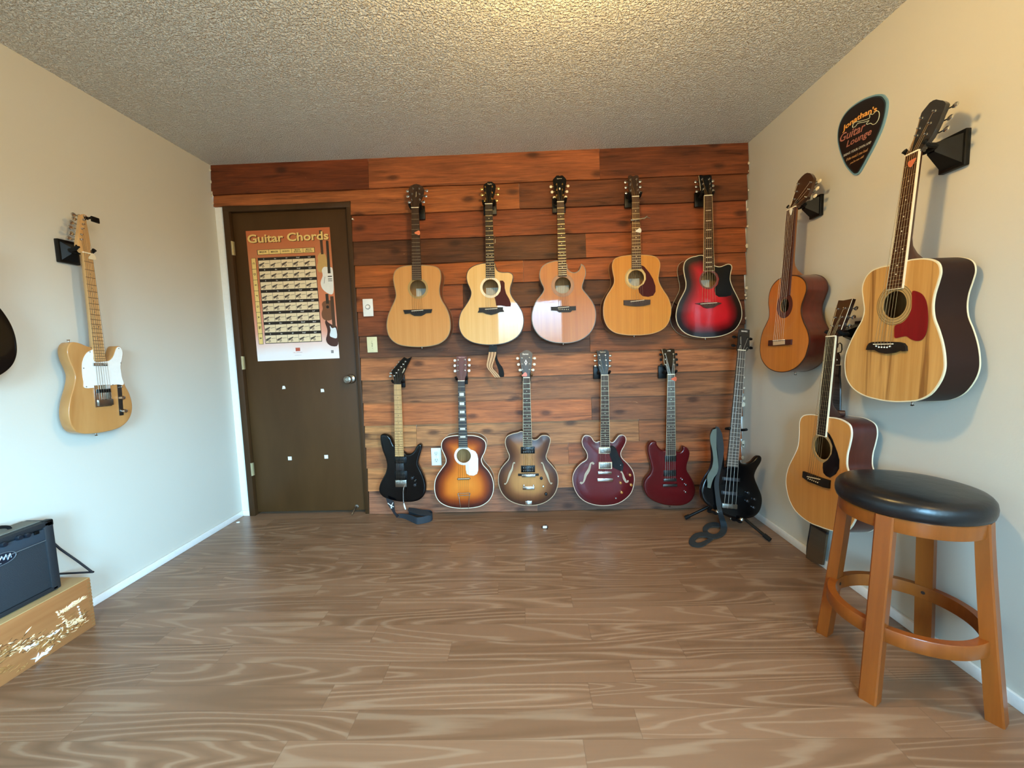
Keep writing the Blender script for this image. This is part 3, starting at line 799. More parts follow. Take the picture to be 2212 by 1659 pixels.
def fhole(G, pts, crop, w, mat=None, edge=None, z=.0015, name='f_hole'):
    """dark f-shaped opening given as a centre line; pale rim around it"""
    q = smooth_line([G.L(p, crop) for p in pts], 5); n = len(q); b = MB()
    def strip(w_, z_):
        Lp, Rp = [], []
        for i in range(n):
            a = Vector(q[max(i-1, 0)]); c = Vector(q[min(i+1, n-1)]); t = (c-a).normalized(); nn = Vector((-t.y, t.x)); f = i/(n-1)
            ww = w_*(.40+.60*math.exp(-((f-.5)/.20)**2))+(w_*.25 if f < .12 or f > .88 else 0)
            Lp.append(Vector(q[i])+nn*ww); Rp.append(Vector(q[i])-nn*ww)
        return ccw([tuple(v) for v in Lp+Rp[::-1]])
    o = MB().prism(strip(w, 0), z-.003, z, M=None).build(name, mat or plain('f_hole_dark', '#1a100a', .8), G.root, smooth=False)
    if edge:
        e_ = MB(); e_.tube([(x, y, z) for x, y in strip(w+.0006, 0)]+[(strip(w+.0006, 0)[0][0], strip(w+.0006, 0)[0][1], z)], .0009, 5); e_.build('f_hole_rim', edge, o)
    return o
def plate2(G, name, poly, crop, z0, z1, mat, smooth=False, bev=False, parent=None):
    p = [G.L(q, crop) for q in poly]
    if smooth: p = smooth_loop(p, 4)
    return MB().prism(ccw(p), z0, z1).build(name, mat, parent or G.root)
def cbox(G, name, a, c, crop, z0, z1, mat, bev=.002, parent=None):
    """bevelled box between two crop corners"""
    p, q = G.L(a, crop), G.L(c, crop)
    return MB().bbox(((p[0]+q[0])/2, (p[1]+q[1])/2, (z0+z1)/2), (abs(p[0]-q[0]), abs(p[1]-q[1]), z1-z0), bev).build(name, mat, parent or G.root)
def knob(G, at, crop, r, h, mat, z=0, name='knob', mat2=None):
    x, y = G.L(at, crop); b = MB(); b.lathe([(r, 0), (r*.96, h*.5), (r*.85, h), (r*.75, h*1.03), (.0006, h*1.03)], (x, y, z), (0, 0, 1), 20)
    return b.build(name, mat, G.root)
def pickup(G, name, a, c, crop, z, mat, rows=2, polem=None, ringm=None, cover=False):
    p, q = G.L(a, crop), G.L(c, crop); cx_, cy_ = (p[0]+q[0])/2, (p[1]+q[1])/2; w, h = abs(p[0]-q[0]), abs(p[1]-q[1])
    o = MB().bbox((cx_, cy_, z+.002), (w, h, .004), .0012).build(name, ringm or M_BLK, G.root)
    MB().bbox((cx_, cy_, z+.0045), (w*.84, h*.8, .006), .0012).build('pickup_cover', mat, o)
    if polem:
        b = MB()
        for rr in ([-.22, .22] if rows == 2 else [0]):
            for k in range(6): b.lathe([(.0019, 0), (.0017, .0011)], (cx_+(k-2.5)*w*.125, cy_+rr*h, z+.0074), (0, 0, 1), 8)
        b.build('pole_pieces', polem, o)
    return o
BW = (0, -1, 0)                                                # normal of fronts on the plank wall
def pb(off): return (0, YB-off, 0)
C2 = (820, 360, 3.319); C3 = (1130, 360, 4.148); C4 = (1420, 340, 3.771); C5 = (790, 740, 3.769); C6 = (1060, 740, 3.95); C7 = (1370, 700, 3.318)
GRP = 'acoustic guitars on the plank wall'; GRP2 = 'lower row of guitars on the plank wall'; GRP3 = 'guitars on the right side wall'
hng = lambda G, l, **k: hanger(G, l, BW, (0, YB-.026, 0), **k)
# 1 plain matte cedar-top acoustic
SP1 = wood('cedar_top', '#b67b3e', '#c58b4c', .5, 0, 120, .5)
G1 = guitar('acoustic_guitar', 'matte honey acoustic guitar with no pickguard, top row nearest the door', GRP, C2, pb(.14), BW,
 [(236,706),(180,712),(135,727),(107,755),(98,800),(104,850),(115,900),(116,930),(105,965),(82,1015),(62,1065),(52,1115),(52,1160),(65,1210),(95,1250),(140,1276),(200,1288),(280,1293),(360,1287),(430,1268),(480,1230),(504,1180),(508,1120),(498,1060),(475,1005),(447,960),(432,915),(430,870),(438,820),(440,775),(428,735),(395,715),(345,708),(300,706)],
 [(229,298),(281,298)], [(234,812),(302,812)],
 [(229,298),(229,262),(222,235),(210,200),(208,160),(222,138),(245,127),(262,124),(282,128),(305,140),(318,160),(312,200),(296,235),(284,262),(281,298)], 13,
 [((232,240),-1),((236,198),-1),((241,160),-1),((288,238),1),((286,198),1),((285,160),1)], .105,
 tail=(290,1293), top=SP1, side=wood('mahogany_side', '#6b3a20', '#83502e', .4, .3), bind=plain('dark_binding', '#8d7a58', .4), neckm=M_NKB, fbm=M_FBD,
 hole=((275,872),(275,813)), ros=(275,797), rosm=plain('rosette_brown', '#a08048', .45), saddle=[(232,1036),(316,1030)],
 bridge=[(172,1028),(378,1022),(372,1048),(335,1051),(318,1062),(300,1070),(250,1070),(230,1060),(222,1052),(183,1056)], bridgem=M_FBE, hsm=M_FBD, btn=M_CHR, dots=())
text('Takamine', M_CRM, G1.root, G1.M.inverted() @ G1.M @ G1.H @ T((*G1.Hp((262,200)), .001)) @ Matrix.Rotation(math.pi/2, 4, 'Z'), width=.036)
hng(G1, 'black hanger holding the matte honey acoustic nearest the door', dz=-.01, plate=(.075, .085))
pick_on(G1, (274,478), C2, 'orange plectrum in the strings of the honey acoustic nearest the door', '#d9784f', -90)
# 2 pale spruce cutaway with tortoise pickguard
G2 = guitar('acoustic_guitar', 'pale spruce cutaway acoustic guitar with brown scroll-shaped pickguard, second in top row', GRP, C2, pb(.14), BW,
 [(760,690),(715,697),(670,713),(635,742),(622,785),(628,830),(645,870),(655,905),(645,945),(615,995),(585,1040),(570,1090),(568,1140),(582,1190),(615,1232),(670,1262),(740,1276),(810,1278),(890,1268),(960,1240),(1005,1200),(1028,1150),(1034,1095),(1022,1040),(990,985),(955,940),(938,900),(940,860),(952,820),(958,785),(945,765),(920,757),(880,757),(850,748),(832,722),(825,692)],
 [(757,271),(808,271)], [(763,795),(827,795)],
 [(757,271),(758,250),(764,225),(754,195),(746,160),(744,138),(754,122),(768,116),(776,108),(806,108),(814,116),(826,122),(834,140),(830,165),(822,200),(812,225),(808,250),(808,271)], 12,
 [((761,232),-1),((758,188),-1),((757,146),-1),((804,230),1),((807,186),1),((808,144),1)], .105,
 tail=(808,1278), top=wood('spruce_top', '#cf9f58', '#deb574', .4, .5, 130, .45, coatr=.03, wavy=.03), side=wood('maple_side', '#9c7440', '#b98f55', .3, .6), bind=plain('black_binding', '#1d1a16', .4), neckm=M_NKB, fbm=M_FBE,
 hole=((795,866),(795,808)), ros=(795,790), rosm=M_CRM, saddle=[(757,1024),(845,1018)],
 bridge=[(712,1012),(886,1008),(884,1022),(893,1040),(860,1043),(835,1055),(800,1063),(765,1056),(740,1045),(704,1046),(713,1030)], bridgem=M_FBE, hsm=M_BLKG, btn=plain('gold_button', '#cfae6a', .25, .9), postm=M_GOLD)
plate2(G2, 'pickguard', [(862,817),(885,818),(896,832),(897,870),(907,910),(930,950),(942,985),(939,1003),(905,1003),(870,996),(836,996),(830,960),(824,937),(848,920),(866,893),(869,860)], C2, .0002, .0016, plain('tortoise', '#42150f', .5, spec=.12))
text('Taylor', M_CRM, G2.root, G2.H @ T((*G2.Hp((790,126)), .0006)), width=.030)
hng(G2, 'black hanger holding the pale spruce cutaway acoustic', plate=(.085, .09))
# 3 florentine cutaway
G3 = guitar('acoustic_guitar', 'glossy orange-brown acoustic guitar with pointed horn cutaway, middle of top row', GRP, C3, pb(.14), BW,
 [(310,843),(260,850),(205,870),(165,905),(148,950),(150,1000),(165,1045),(183,1080),(185,1110),(160,1150),(120,1200),(92,1260),(78,1330),(82,1400),(110,1470),(165,1530),(250,1568),(340,1580),(430,1577),(520,1550),(590,1500),(635,1430),(652,1350),(648,1280),(620,1210),(575,1150),(535,1100),(530,1070),(545,1020),(560,970),(560,930),(548,895),(530,878),(520,872),(518,884),(512,908),(498,932),(470,948),(440,948),(412,932),(395,905),(388,868)],
 [(303,320),(364,320)], [(314,985),(392,985)],
 [(303,320),(306,290),(300,255),(280,200),(270,150),(266,118),(285,95),(300,80),(318,78),(328,84),(340,78),(355,79),(372,95),(388,116),(386,150),(376,200),(366,255),(362,290),(364,320)], 13,
 [((302,258),-1),((302,208),-1),((300,160),-1),((358,256),1),((352,208),1),((352,158),1)], .10,
 tail=(366,1580), top=wood('orange_top', '#a45e22', '#b9722e', .4, .5, 120, .5, coatr=.03, wavy=.03), side=wood('brown_side', '#5a3018', '#71411f', .3, .5), bind=plain('grey_binding', '#6d6a5d', .4), neckm=M_NKB, fbm=M_FBD,
 hole=((355,1063),(355,989)), ros=(355,958), rosm=None or plain('rosette_rings', '#a56f3d', .4), saddle=[(310,1268),(410,1258)],
 bridge=[(248,1257),(300,1256),(320,1251),(402,1250),(420,1252),(472,1250),(473,1286),(440,1288),(425,1303),(322,1305),(302,1290),(250,1288)], bridgem=M_FBE, hsm=M_BLKG, btn=plain('ivory_button', '#e9ddbb', .35), postm=M_GOLD)
text('Epiphone', M_CRM, G3.root, G3.H @ T((*G3.Hp((325,108)), .0006)), width=.030)
MB().prism(circ(*G3.Hp((328,198)), .0045, 20, .008), 0, .001, M=G3.H).build('headstock_inlay', M_PEARL, G3.root)
b = MB(); hc, hr = G3.hc, G3.hr
for rr in (.0335+.020, .0335+.014, .0335+.006): b.prism(circ(*hc, hr+rr-.0335, 56), .0004, .0009, [circ(*hc, hr+rr-.0335-.0012, 56)])
b.build('rosette_rings', plain('rosette_line', '#4a2b17', .4), G3.root, smooth=False)
for k in range(6): MB().lathe([(.0028, 0), (.002, .002), (.0006, .0026)], (*G3.L((322+k*16.4, 1281), C3), .0085), (0, 0, 1), 10).build('bridge_pin', M_BONE, G3.root)
hng(G3, 'black hanger holding the acoustic with the pointed horn', plate=(.085, .09))
# 4 dreadnought with teardrop pickguard
G4 = guitar('acoustic_guitar', 'amber dreadnought guitar with dark red teardrop pickguard, fourth in top row', GRP, C3, pb(.14), BW,
 [(972,792),(920,797),(860,808),(815,832),(798,880),(803,940),(815,1000),(812,1050),(785,1100),(748,1160),(725,1220),(718,1300),(730,1380),(765,1445),(830,1490),(920,1507),(990,1510),(1080,1508),(1180,1490),(1260,1450),(1305,1390),(1325,1310),(1322,1240),(1298,1170),(1255,1105),(1225,1050),(1212,1000),(1220,940),(1228,880),(1215,835),(1180,805),(1120,793),(1050,790)],
 [(973,272),(1037,272)], [(970,918),(1055,918)],
 [(973,272),(972,245),(950,215),(946,150),(944,80),(962,76),(986,86),(1010,76),(1030,78),(1036,90),(1038,150),(1040,215),(1038,245),(1037,272)], 14,
 [((966,215),-1),((962,165),-1),((962,118),-1),((1028,213),1),((1022,163),1),((1015,115),1)], .105,
 tail=(1015,1510), top=wood('amber_top', '#b5711f', '#ca8630', .5, .0, 110, .5), side=wood('rose_side', '#4c2414', '#5e3019', .35, .4), bind=plain('amber_binding', '#b98c4e', .4), neckm=M_NKB, fbm=M_FBD,
 hole=((1012,998),(1012,926)), ros=(1012,908), rosm=plain('rosette_cream', '#c9a868', .4), saddle=[(958,1212),(1080,1197)],
 bridge=[(898,1198),(960,1196),(1080,1193),(1138,1193),(1136,1235),(1080,1248),(1010,1252),(950,1248),(900,1240)], bridgem=M_FBD, hsm=M_FBD, btn=M_CHR)
plate2(G4, 'pickguard', [(1057,882),(1085,896),(1130,950),(1165,1010),(1185,1070),(1186,1120),(1165,1155),(1120,1167),(1070,1160),(1040,1130),(1033,1095),(1045,1074),(1080,1052),(1100,1010),(1098,960),(1075,925),(1057,910)], C3, .0006, .002, plain('dark_red_guard', '#42100c', .5, spec=.12))
b = MB(); b.prism(circ(*G4.hc, G4.hr+.021, 56), .0001, .0005, [circ(*G4.hc, G4.hr+.012, 56)]); b.build('rosette_outer', plain('rosette_olive', '#b08a45', .4), G4.root, smooth=False)
hng(G4, 'black hanger holding the amber dreadnought', plate=(.08, .09))
pick_on(G4, (1030,578), C3, 'white plectrum in the strings of the amber dreadnought', '#d9d7cf', -80)
x0, y0 = G4.L((958,488), C3); x1, y1 = G4.L((1080,470), C3); x2, y2 = G4.L((1105,450), C3); x3, y3 = G4.L((1142,458), C3)
cp = empty('capo', G4.M @ T((x0, y0, G4.z1))); tag(cp, 'silver capo clamped across the neck of the amber dreadnought', 'capo')
dx_, dy_ = x1-x0, y1-y0
b = MB(); b.tube([(0, 0, .008), (dx_*.5, dy_*.35, .009), (dx_, dy_, .008), (x2-x0, y2-y0, 0)], [.0055, .0055, .0055, .006], 10); b.build('clamp_bar', M_CHR, cp)
b = MB(); b.tube([(x2-x0, y2-y0, 0), (x2-x0, y2-y0-.002, -.03), (.01, -.002, -.034)], .0042, 10); b.build('clamp_jaw', M_CHR, cp)
b = MB(); b.tube([(x2-x0, y2-y0, -.012), (x3-x0, y3-y0, -.020)], .003, 8); b.build('lever', M_CHR, cp)
# capo gripping the neck of the pale cutaway from the side
x0, y0 = G2.L((822,498), C2); x1, y1 = G2.L((822,552), C2)
cp = empty('capo', G2.M @ T((x0, y0, 0))); tag(cp, 'small silver capo clipped to the edge of the pale cutaway guitar neck', 'capo')
b = MB(); b.tube([(.001, 0, .006), (.003, -.004, .002), (.001, -.010, .004)], .0022, 8); b.tube([(-.002, y1-y0, .008), (.004, y1-y0+.002, .0), (.005, -.018, -.004), (.001, -.012, .004)], .0026, 8); b.build('clamp', M_CHR, cp)
# 5 red burst cutaway
RB = burst('red_burst', [(0, '#0a0303'), (.16, '#160405'), (.36, '#7a0c12'), (.6, '#c01a22'), (1, '#c8222a')], .3, .5, .2, .1)
G5 = guitar('acoustic_guitar', 'cherry red sunburst cutaway acoustic guitar, top row next to the right wall', GRP, C4, pb(.14), BW,
 [(375,800),(310,805),(260,820),(225,850),(213,900),(220,960),(232,1020),(228,1070),(205,1120),(175,1180),(155,1250),(152,1310),(170,1370),(210,1420),(270,1452),(350,1467),(420,1468),(500,1460),(580,1435),(640,1395),(680,1330),(690,1270),(680,1200),(650,1130),(615,1060),(595,1000),(597,950),(608,900),(600,875),(575,868),(545,878),(510,890),(475,885),(458,872)],
 [(378,315),(443,315)], [(375,925),(460,925)],
 [(378,315),(378,298),(372,285),(352,270),(346,215),(337,150),(352,143),(375,150),(395,146),(425,142),(442,150),(446,215),(448,270),(443,290),(443,315)], 13,
 [((375,258),-1),((370,218),-1),((363,180),-1),((432,256),1),((427,216),1),((420,178),1)], .105,
 tail=(420,1468), top=RB, side=plain('black_lacquer', '#120a0a', .25, 0, .8), bind=plain('cream_binding', '#cfc3a4', .35), neckm=M_NKB, fbm=M_FBD, fbind=plain('fb_cream', '#c9b48c', .4),
 hole=((418,996),(418,932)), ros=(418,918), rosm=plain('rosette_maroon', '#6a3a34', .4), saddle=[(345,1195),(480,1185)],
 bridge=[(305,1190),(360,1182),(480,1180),(522,1188),(485,1205),(455,1225),(400,1230),(370,1220),(350,1202)], bridgem=plain('bridge_brown', '#3c2010', .4), hsm=M_BLKG, btn=M_CHR, hsbind=(3, 5), bars=(3, 5, 7, 9, 12, 15, 17, 19), frm=plain('dull_fret', '#6a5c48', .5, .6))
plate2(G5, 'pickguard', [(460,890),(475,894),(510,899),(548,886),(575,877),(594,880),(600,900),(590,950),(588,1000),(600,1060),(604,1100),(598,1125),(560,1135),(500,1137),(475,1120),(465,1090),(464,1062),(490,1035),(502,990),(490,950),(462,925)], C4, .0003, .0016, M_BLKG)
hng(G5, 'black hanger holding the red sunburst acoustic', plate=(.075, .09))
# 6 black superstrat with maple neck
ELB = pb(.10)
G6 = guitar('electric_guitar', 'black electric guitar with maple neck and pointed headstock, low row nearest the door', GRP2, C5, ELB, BW,
 [(240,842),(228,838),(214,812),(200,778),(175,754),(145,745),(122,752),(116,772),(120,820),(135,880),(158,940),(170,1000),(160,1060),(135,1110),(112,1160),(106,1205),(125,1245),(165,1272),(230,1290),(300,1300),(370,1300),(430,1285),(470,1250),(487,1200),(485,1140),(465,1080),(440,1030),(425,990),(430,950),(445,900),(456,858),(450,833),(432,827),(412,845),(395,878),(370,903),(340,908),(314,898)],
 [(232,338),(289,338)], [(242,925),(312,925)],
 [(232,336),(229,300),(222,272),(208,246),(214,228),(246,192),(284,146),(312,118),(340,132),(374,116),(352,160),(325,215),(308,258),(300,285),(291,310),(289,336)], 8,
 [((230,270),-1),((248,246),-1),((266,222),-1),((287,198),-1),((305,176),-1),((322,154),-1)], .045, kind='solid',
 tail=(300,1300), top=M_BLKG, round_=.010, neckm=M_MAPLE, fbm=M_MAPLE, dotm=plain('dark_dot', '#2a1c12', .5), saddle=[(252,1140),(325,1140)], hsm=M_BLKG, btn=M_CHR, button_len=.016, nutm=M_BLK)
text('KRAMER', M_CRM, G6.root, G6.H @ T((*G6.Hp((309,228)), .0006)) @ Matrix.Rotation(math.radians(64), 4, 'Z'), width=.034, bold=.02)
pickup(G6, 'pickup', (232,930), (335,982), C5, 0, M_BLK, 2, M_NKL)
pickup(G6, 'pickup', (234,1045), (340,1108), C5, 0, M_BLK, 2, M_NKL)
cbox(G6, 'body_plate', (246,984), (312,1042), C5, -.001, .001, plain('dull_black', '#1d1d20', .5))
cbox(G6, 'bridge', (244,1116), (336,1172), C5, 0, .012, M_NKL, .002)
for k in range(6):
    a_ = G6.L((250+k*14.5, 1124), C5); MB().bbox((a_[0]+.002, a_[1]-.006, .014), (.0032, .018, .006), .0008).build('bridge_saddle', M_CHR, G6.root)
q = [G6.L(p_, C5) for p_ in ((330,1145),(320,1165),(317,1200),(318,1270),(322,1292))]
b = MB(); b.tube([(x, y, .012+.022*min(1, i/1.5)) for i, (x, y) in enumerate(q)], .0028, 8); wb_ = b.build('tremolo_arm', M_CHR, G6.root)
q = [G6.L(p_, C5) for p_ in ((322,1292),(328,1318),(336,1342))]
b = MB(); b.tube([(x, y, .034) for x, y in q], [.0035, .0052, .0042], 10); b.build('arm_tip', M_WHT, wb_)
for p_ in ((381,1101), (402,1157)): knob(G6, p_, C5, .0105, .014, plain('black_chrome', '#3a3a3c', .3, .6))
knob(G6, (404,1122), C5, .004, .012, M_CHR, name='switch')
hng(G6, 'black hanger holding the black electric with the pointed headstock')
# 7 sunburst archtop style acoustic
SB = burst('tobacco_burst', [(0, '#35120a'), (.12, '#4a1a0c'), (.32, '#8c3c10'), (.55, '#cc6c1e'), (1, '#e2862e')], .35, .4, .18)
G7 = guitar('acoustic_guitar', 'orange sunburst acoustic guitar with white pickguard and block markers, low row', GRP2, C5, pb(.12), BW,
 [(755,755),(700,760),(650,775),(620,810),(617,860),(638,910),(653,950),(648,985),(620,1025),(585,1075),(563,1130),(560,1200),(575,1260),(610,1305),(670,1335),(740,1348),(800,1350),(870,1346),(940,1330),(1000,1290),(1035,1230),(1042,1160),(1030,1100),(1000,1045),(960,1000),(943,960),(950,930),(970,890),(980,840),(970,800),(930,770),(880,757),(828,755)],
 [(752,313),(806,313)], [(757,853),(831,853)],
 [(752,311),(750,292),(742,262),(740,235),(738,160),(740,112),(780,108),(823,112),(824,160),(822,235),(818,262),(808,292),(806,311)], 10,
 [((750,228),-1),((750,185),-1),((750,142),-1),((807,226),1),((808,182),1),((808,138),1)], .09,
 tail=(806,1350), top=SB, side=plain('brown_lacquer', '#32130a', .3, 0, .6), bind=plain('ivory_binding', '#e6dcc2', .35), neckm=plain('brown_neck', '#42180f', .4), fbm=plain('grey_black_fb', '#25262a', .5),
 hole=((798,922),(798,865)), ros=(798,846), rosm=M_WHT, saddle=[(752,1106),(848,1102)],
 bridge=[(747,1103),(760,1102),(840,1099),(852,1100),(852,1108),(840,1112),(760,1116),(747,1115)], bridgem=M_FBD, hsm=plain('brown_headstock', '#5f3028', .45), btn=M_WHT, blocks=(3, 5, 7, 9, 12, 15), label_paper=False, dotm=M_WHT)
text('Silvertone', plain('pink_lettering', '#d3a79a', .5), G7.root, G7.H @ T((*G7.Hp((781,121)), .0006)), width=.040)
plate2(G7, 'pickguard', [(858,872),(872,876),(892,886),(908,910),(916,945),(916,1040),(906,1068),(880,1082),(845,1080),(822,1066),(815,1035),(813,985),(840,972),(862,948),(870,915),(866,890)], C5, .0006, .003, M_WHT)
b = MB(); q = lambda x, y, z=.012: (*G7.L((x, y), C5), z)
b.tube([q(754,1240), q(850,1236)], .003, 8); b.tube([q(754,1222), q(754,1240)], .003, 8); b.tube([q(850,1220), q(850,1236)], .003, 8); b.tube([q(754,1222), q(850,1220)], .0026, 8)
b.tube([q(760,1240), q(768,1300), q(775,1346, .002)], .0026, 8); b.tube([q(846,1238), q(842,1300), q(838,1346, .002)], .0026, 8)
b.build('tailpiece', M_CHR, G7.root)
b = MB()
for k in range(6):
    p0_, p1_ = q(762+k*15.5, 1108, .013), q(762+k*15.5, 1226, .012); b.tube([p0_, p1_], .0006, 5)
b.build('tail_strings', M_STRB, G7.root)
hng(G7, 'black hanger holding the sunburst acoustic with block markers')
# 8 brown hollow body
TB = burst('brown_burst', [(0, '#3c2318'), (.14, '#4c2d1d'), (.38, '#7a4d2c'), (.62, '#a87440'), (1, '#b9854c')], .42, .2, .35, .3)
G8 = guitar('electric_guitar', 'brown hollow body electric guitar with two f-holes and single cutaway, low row', GRP2, C6, pb(.115), BW,
 [(275,760),(230,768),(180,780),(140,800),(124,835),(127,880),(145,930),(158,965),(150,1000),(115,1040),(80,1090),(65,1150),(70,1220),(100,1290),(155,1345),(230,1378),(310,1390),(400,1385),(480,1355),(540,1300),(570,1230),(575,1160),(560,1100),(525,1050),(485,1005),(473,970),(485,930),(500,880),(510,830),(495,800),(465,790),(430,795),(400,822),(375,830),(352,822)],
 [(276,300),(334,300)], [(276,883),(352,883)],
 [(276,298),(278,270),(268,245),(255,180),(246,95),(262,86),(280,72),(300,64),(320,66),(340,78),(356,92),(354,160),(344,235),(333,262),(334,298)], 12,
 [((270,230),-1),((268,182),-1),((266,130),-1),((330,230),1),((331,182),1),((330,130),1)], .08, kind='solid',
 tail=(322,1390), top=TB, bind=plain('pale_binding', '#b9a183', .4), arch=.010, round_=.006, neckm=M_NKB, fbm=M_FBD, fbind=plain('fb_ivory', '#d7c8a4', .4),
 saddle=[(275,1128),(368,1126)], hsm=plain('dark_slate_headstock', '#26272b', .35, 0, .5), btn=plain('pearl_button', '#ddd7c6', .3), button_len=.019)
text('Ibanez', M_WHT, G8.root, G8.H @ T((*G8.Hp((297,98)), .0006)), width=.038, bold=.015)
dmd = [G8.Hp(p_) for p_ in ((300,143),(312,170),(300,196),(288,170))]
MB().prism(ccw(dmd), 0, .0008, [ccw([((x*.45+sum(d[0] for d in dmd)/4*.55), (y*.45+sum(d[1] for d in dmd)/4*.55)) for x, y in dmd])], M=G8.H).build('headstock_inlay', M_WHT, G8.root, smooth=False)
pickup(G8, 'pickup', (256,886), (376,942), C6, .010, M_BLKG, 2, M_CHR)
pickup(G8, 'pickup', (258,1045), (378,1102), C6, .010, M_BLKG, 2, M_CHR)
cbox(G8, 'bridge_base', (233,1114), (410,1132), C6, .008, .014, M_FBE)
cbox(G8, 'bridge', (264,1118), (381,1140), C6, .013, .021, M_CHR, .003)
cbox(G8, 'stop_tailpiece', (272,1220), (374,1248), C6, .010, .021, M_CHR, .004)
for x_ in (283, 364): knob(G8, (x_, 1212), C6, .006, .012, M_CHR, .009, 'tailpiece_post')
cbox(G8, 'end_plate', (294,1348), (352,1384), C6, .003, .009, M_CHR, .002)
FHD = plain('f_hole_tan', '#b5a184', .6)  # flat tan fill for both f-holes
fhole(G8, [(208,1025),(195,1022),(190,1040),(183,1075),(166,1110),(152,1150),(140,1185),(126,1203),(118,1196)], C6, .0075, FHD, plain('f_edge', '#4a2c1a', .5), .0105)
fhole(G8, [(428,1024),(441,1024),(449,1042),(461,1080),(478,1115),(490,1150),(500,1180),(512,1200),(522,1190)], C6, .0075, FHD, plain('f_edge', '#4a2c1a', .5), .0105)
for p_, r_ in (((431,1152), .0105), ((471,1286), .0105)): knob(G8, p_, C6, r_, .012, M_BLKG, .009)
knob(G8, (447,1216), C6, .006, .016, M_CHR, .009, 'switch')
hng(G8, 'chrome sided hanger holding the brown hollow body electric', chrome=True)
pick_on(G8, (288,277), C6, 'orange plectrum on the headstock base of the brown hollow body electric', '#d0705a', -70, head=True)
# 9 cherry semi hollow
CH = burst('cherry_red', [(0, '#45080d'), (.3, '#570b12'), (1, '#5c0c13')], .3, .45, .12, .08)
G9 = guitar('electric_guitar', 'cherry semi-hollow electric guitar with two rounded horns and black pickguard, low row', GRP2, C6, pb(.10), BW,
 [(930,842),(905,850),(880,840),(862,812),(840,795),(805,792),(785,815),(778,850),(790,890),(815,930),(825,965),(815,1000),(770,1030),(725,1080),(700,1140),(702,1200),(725,1270),(770,1330),(835,1370),(920,1390),(1000,1390),(1080,1375),(1150,1335),(1200,1280),(1222,1210),(1226,1150),(1210,1090),(1170,1035),(1125,990),(1110,955),(1118,920),(1140,880),(1155,840),(1150,805),(1125,788),(1095,792),(1075,815),(1055,840),(1035,852),(1010,845)],
 [(938,278),(1000,278)], [(935,888),(1012,888)],
 [(938,276),(936,255),(926,235),(916,190),(912,120),(903,66),(922,72),(940,60),(955,70),(972,60),(990,62),(1006,74),(1010,90),(1008,150),(1006,215),(1000,250),(1000,276)], 8,
 [((930,196),-1),((932,150),-1),((927,108),-1),((988,196),1),((983,150),1),((979,108),1)], .05, kind='solid',
 tail=(962,1391), top=CH, bind=plain('cherry_binding', '#cdb7a0', .35), arch=.008, round_=.006, neckm=plain('cherry_neck', '#4a1016', .3, 0, .5), fbm=M_FBD, fbind=plain('fb_ivory', '#d7c8a4', .4),
 saddle=[(918,1104),(1020,1102)], hsm=M_BLKG, btn=M_NKL)
text('Epiphone', M_CRM, G9.root, G9.H @ T((*G9.Hp((957,82)), .0006)), width=.034)
for a_, c_ in (((920,890),(1028,944)), ((920,1016),(1032,1074))):
    o_ = pickup(G9, 'pickup', a_, c_, C6, .008, M_NKL, 1, M_CHR, M_CRM)
cbox(G9, 'bridge', (910,1094), (1028,1117), C6, .008, .020, M_CHR, .003)
cbox(G9, 'stop_tailpiece', (905,1152), (1040,1180), C6, .008, .020, M_CHR, .004)
plate2(G9, 'pickguard', [(1016,876),(1035,875),(1052,884),(1066,900),(1082,942),(1104,985),(1130,1035),(1126,1065),(1120,1096),(1090,1084),(1040,1062),(1034,1040),(1032,1010),(1012,955)], C6, .011, .0135, M_BLKG, smooth=False)
knob(G9, (1104,1041), C6, .003, .004, M_CHR, .013, 'pickguard_screw')
FH2 = plain('f_hole_pale', '#a89c86', .6)
fhole(G9, [(876,1035),(866,1022),(852,1028),(845,1052),(836,1080),(822,1105),(808,1130),(800,1160),(790,1185),(775,1197),(764,1188)], C6, .0080, FH2, plain('f_edge_cream', '#cbb59a', .5), .0085)
fhole(G9, [(1108,1098),(1118,1106),(1126,1125),(1133,1150),(1143,1170),(1152,1186),(1164,1185),(1168,1172)], C6, .0060, FH2, plain('f_edge_cream', '#cbb59a', .5), .0085)
for p_ in ((1184,1124), (1103,1190), (1193,1208), (1112,1271)): knob(G9, p_, C6, .0095, .014, plain('amber_knob', '#b0742c', .2, .3, 1), .007)
knob(G9, (1084,1135), C6, .0065, .014, M_CHR, .008, 'switch'); knob(G9, (1066,1325), C6, .006, .004, M_NKL, .006, 'jack')
hng(G9, 'black hanger holding the cherry semi-hollow electric', dx=-.03)
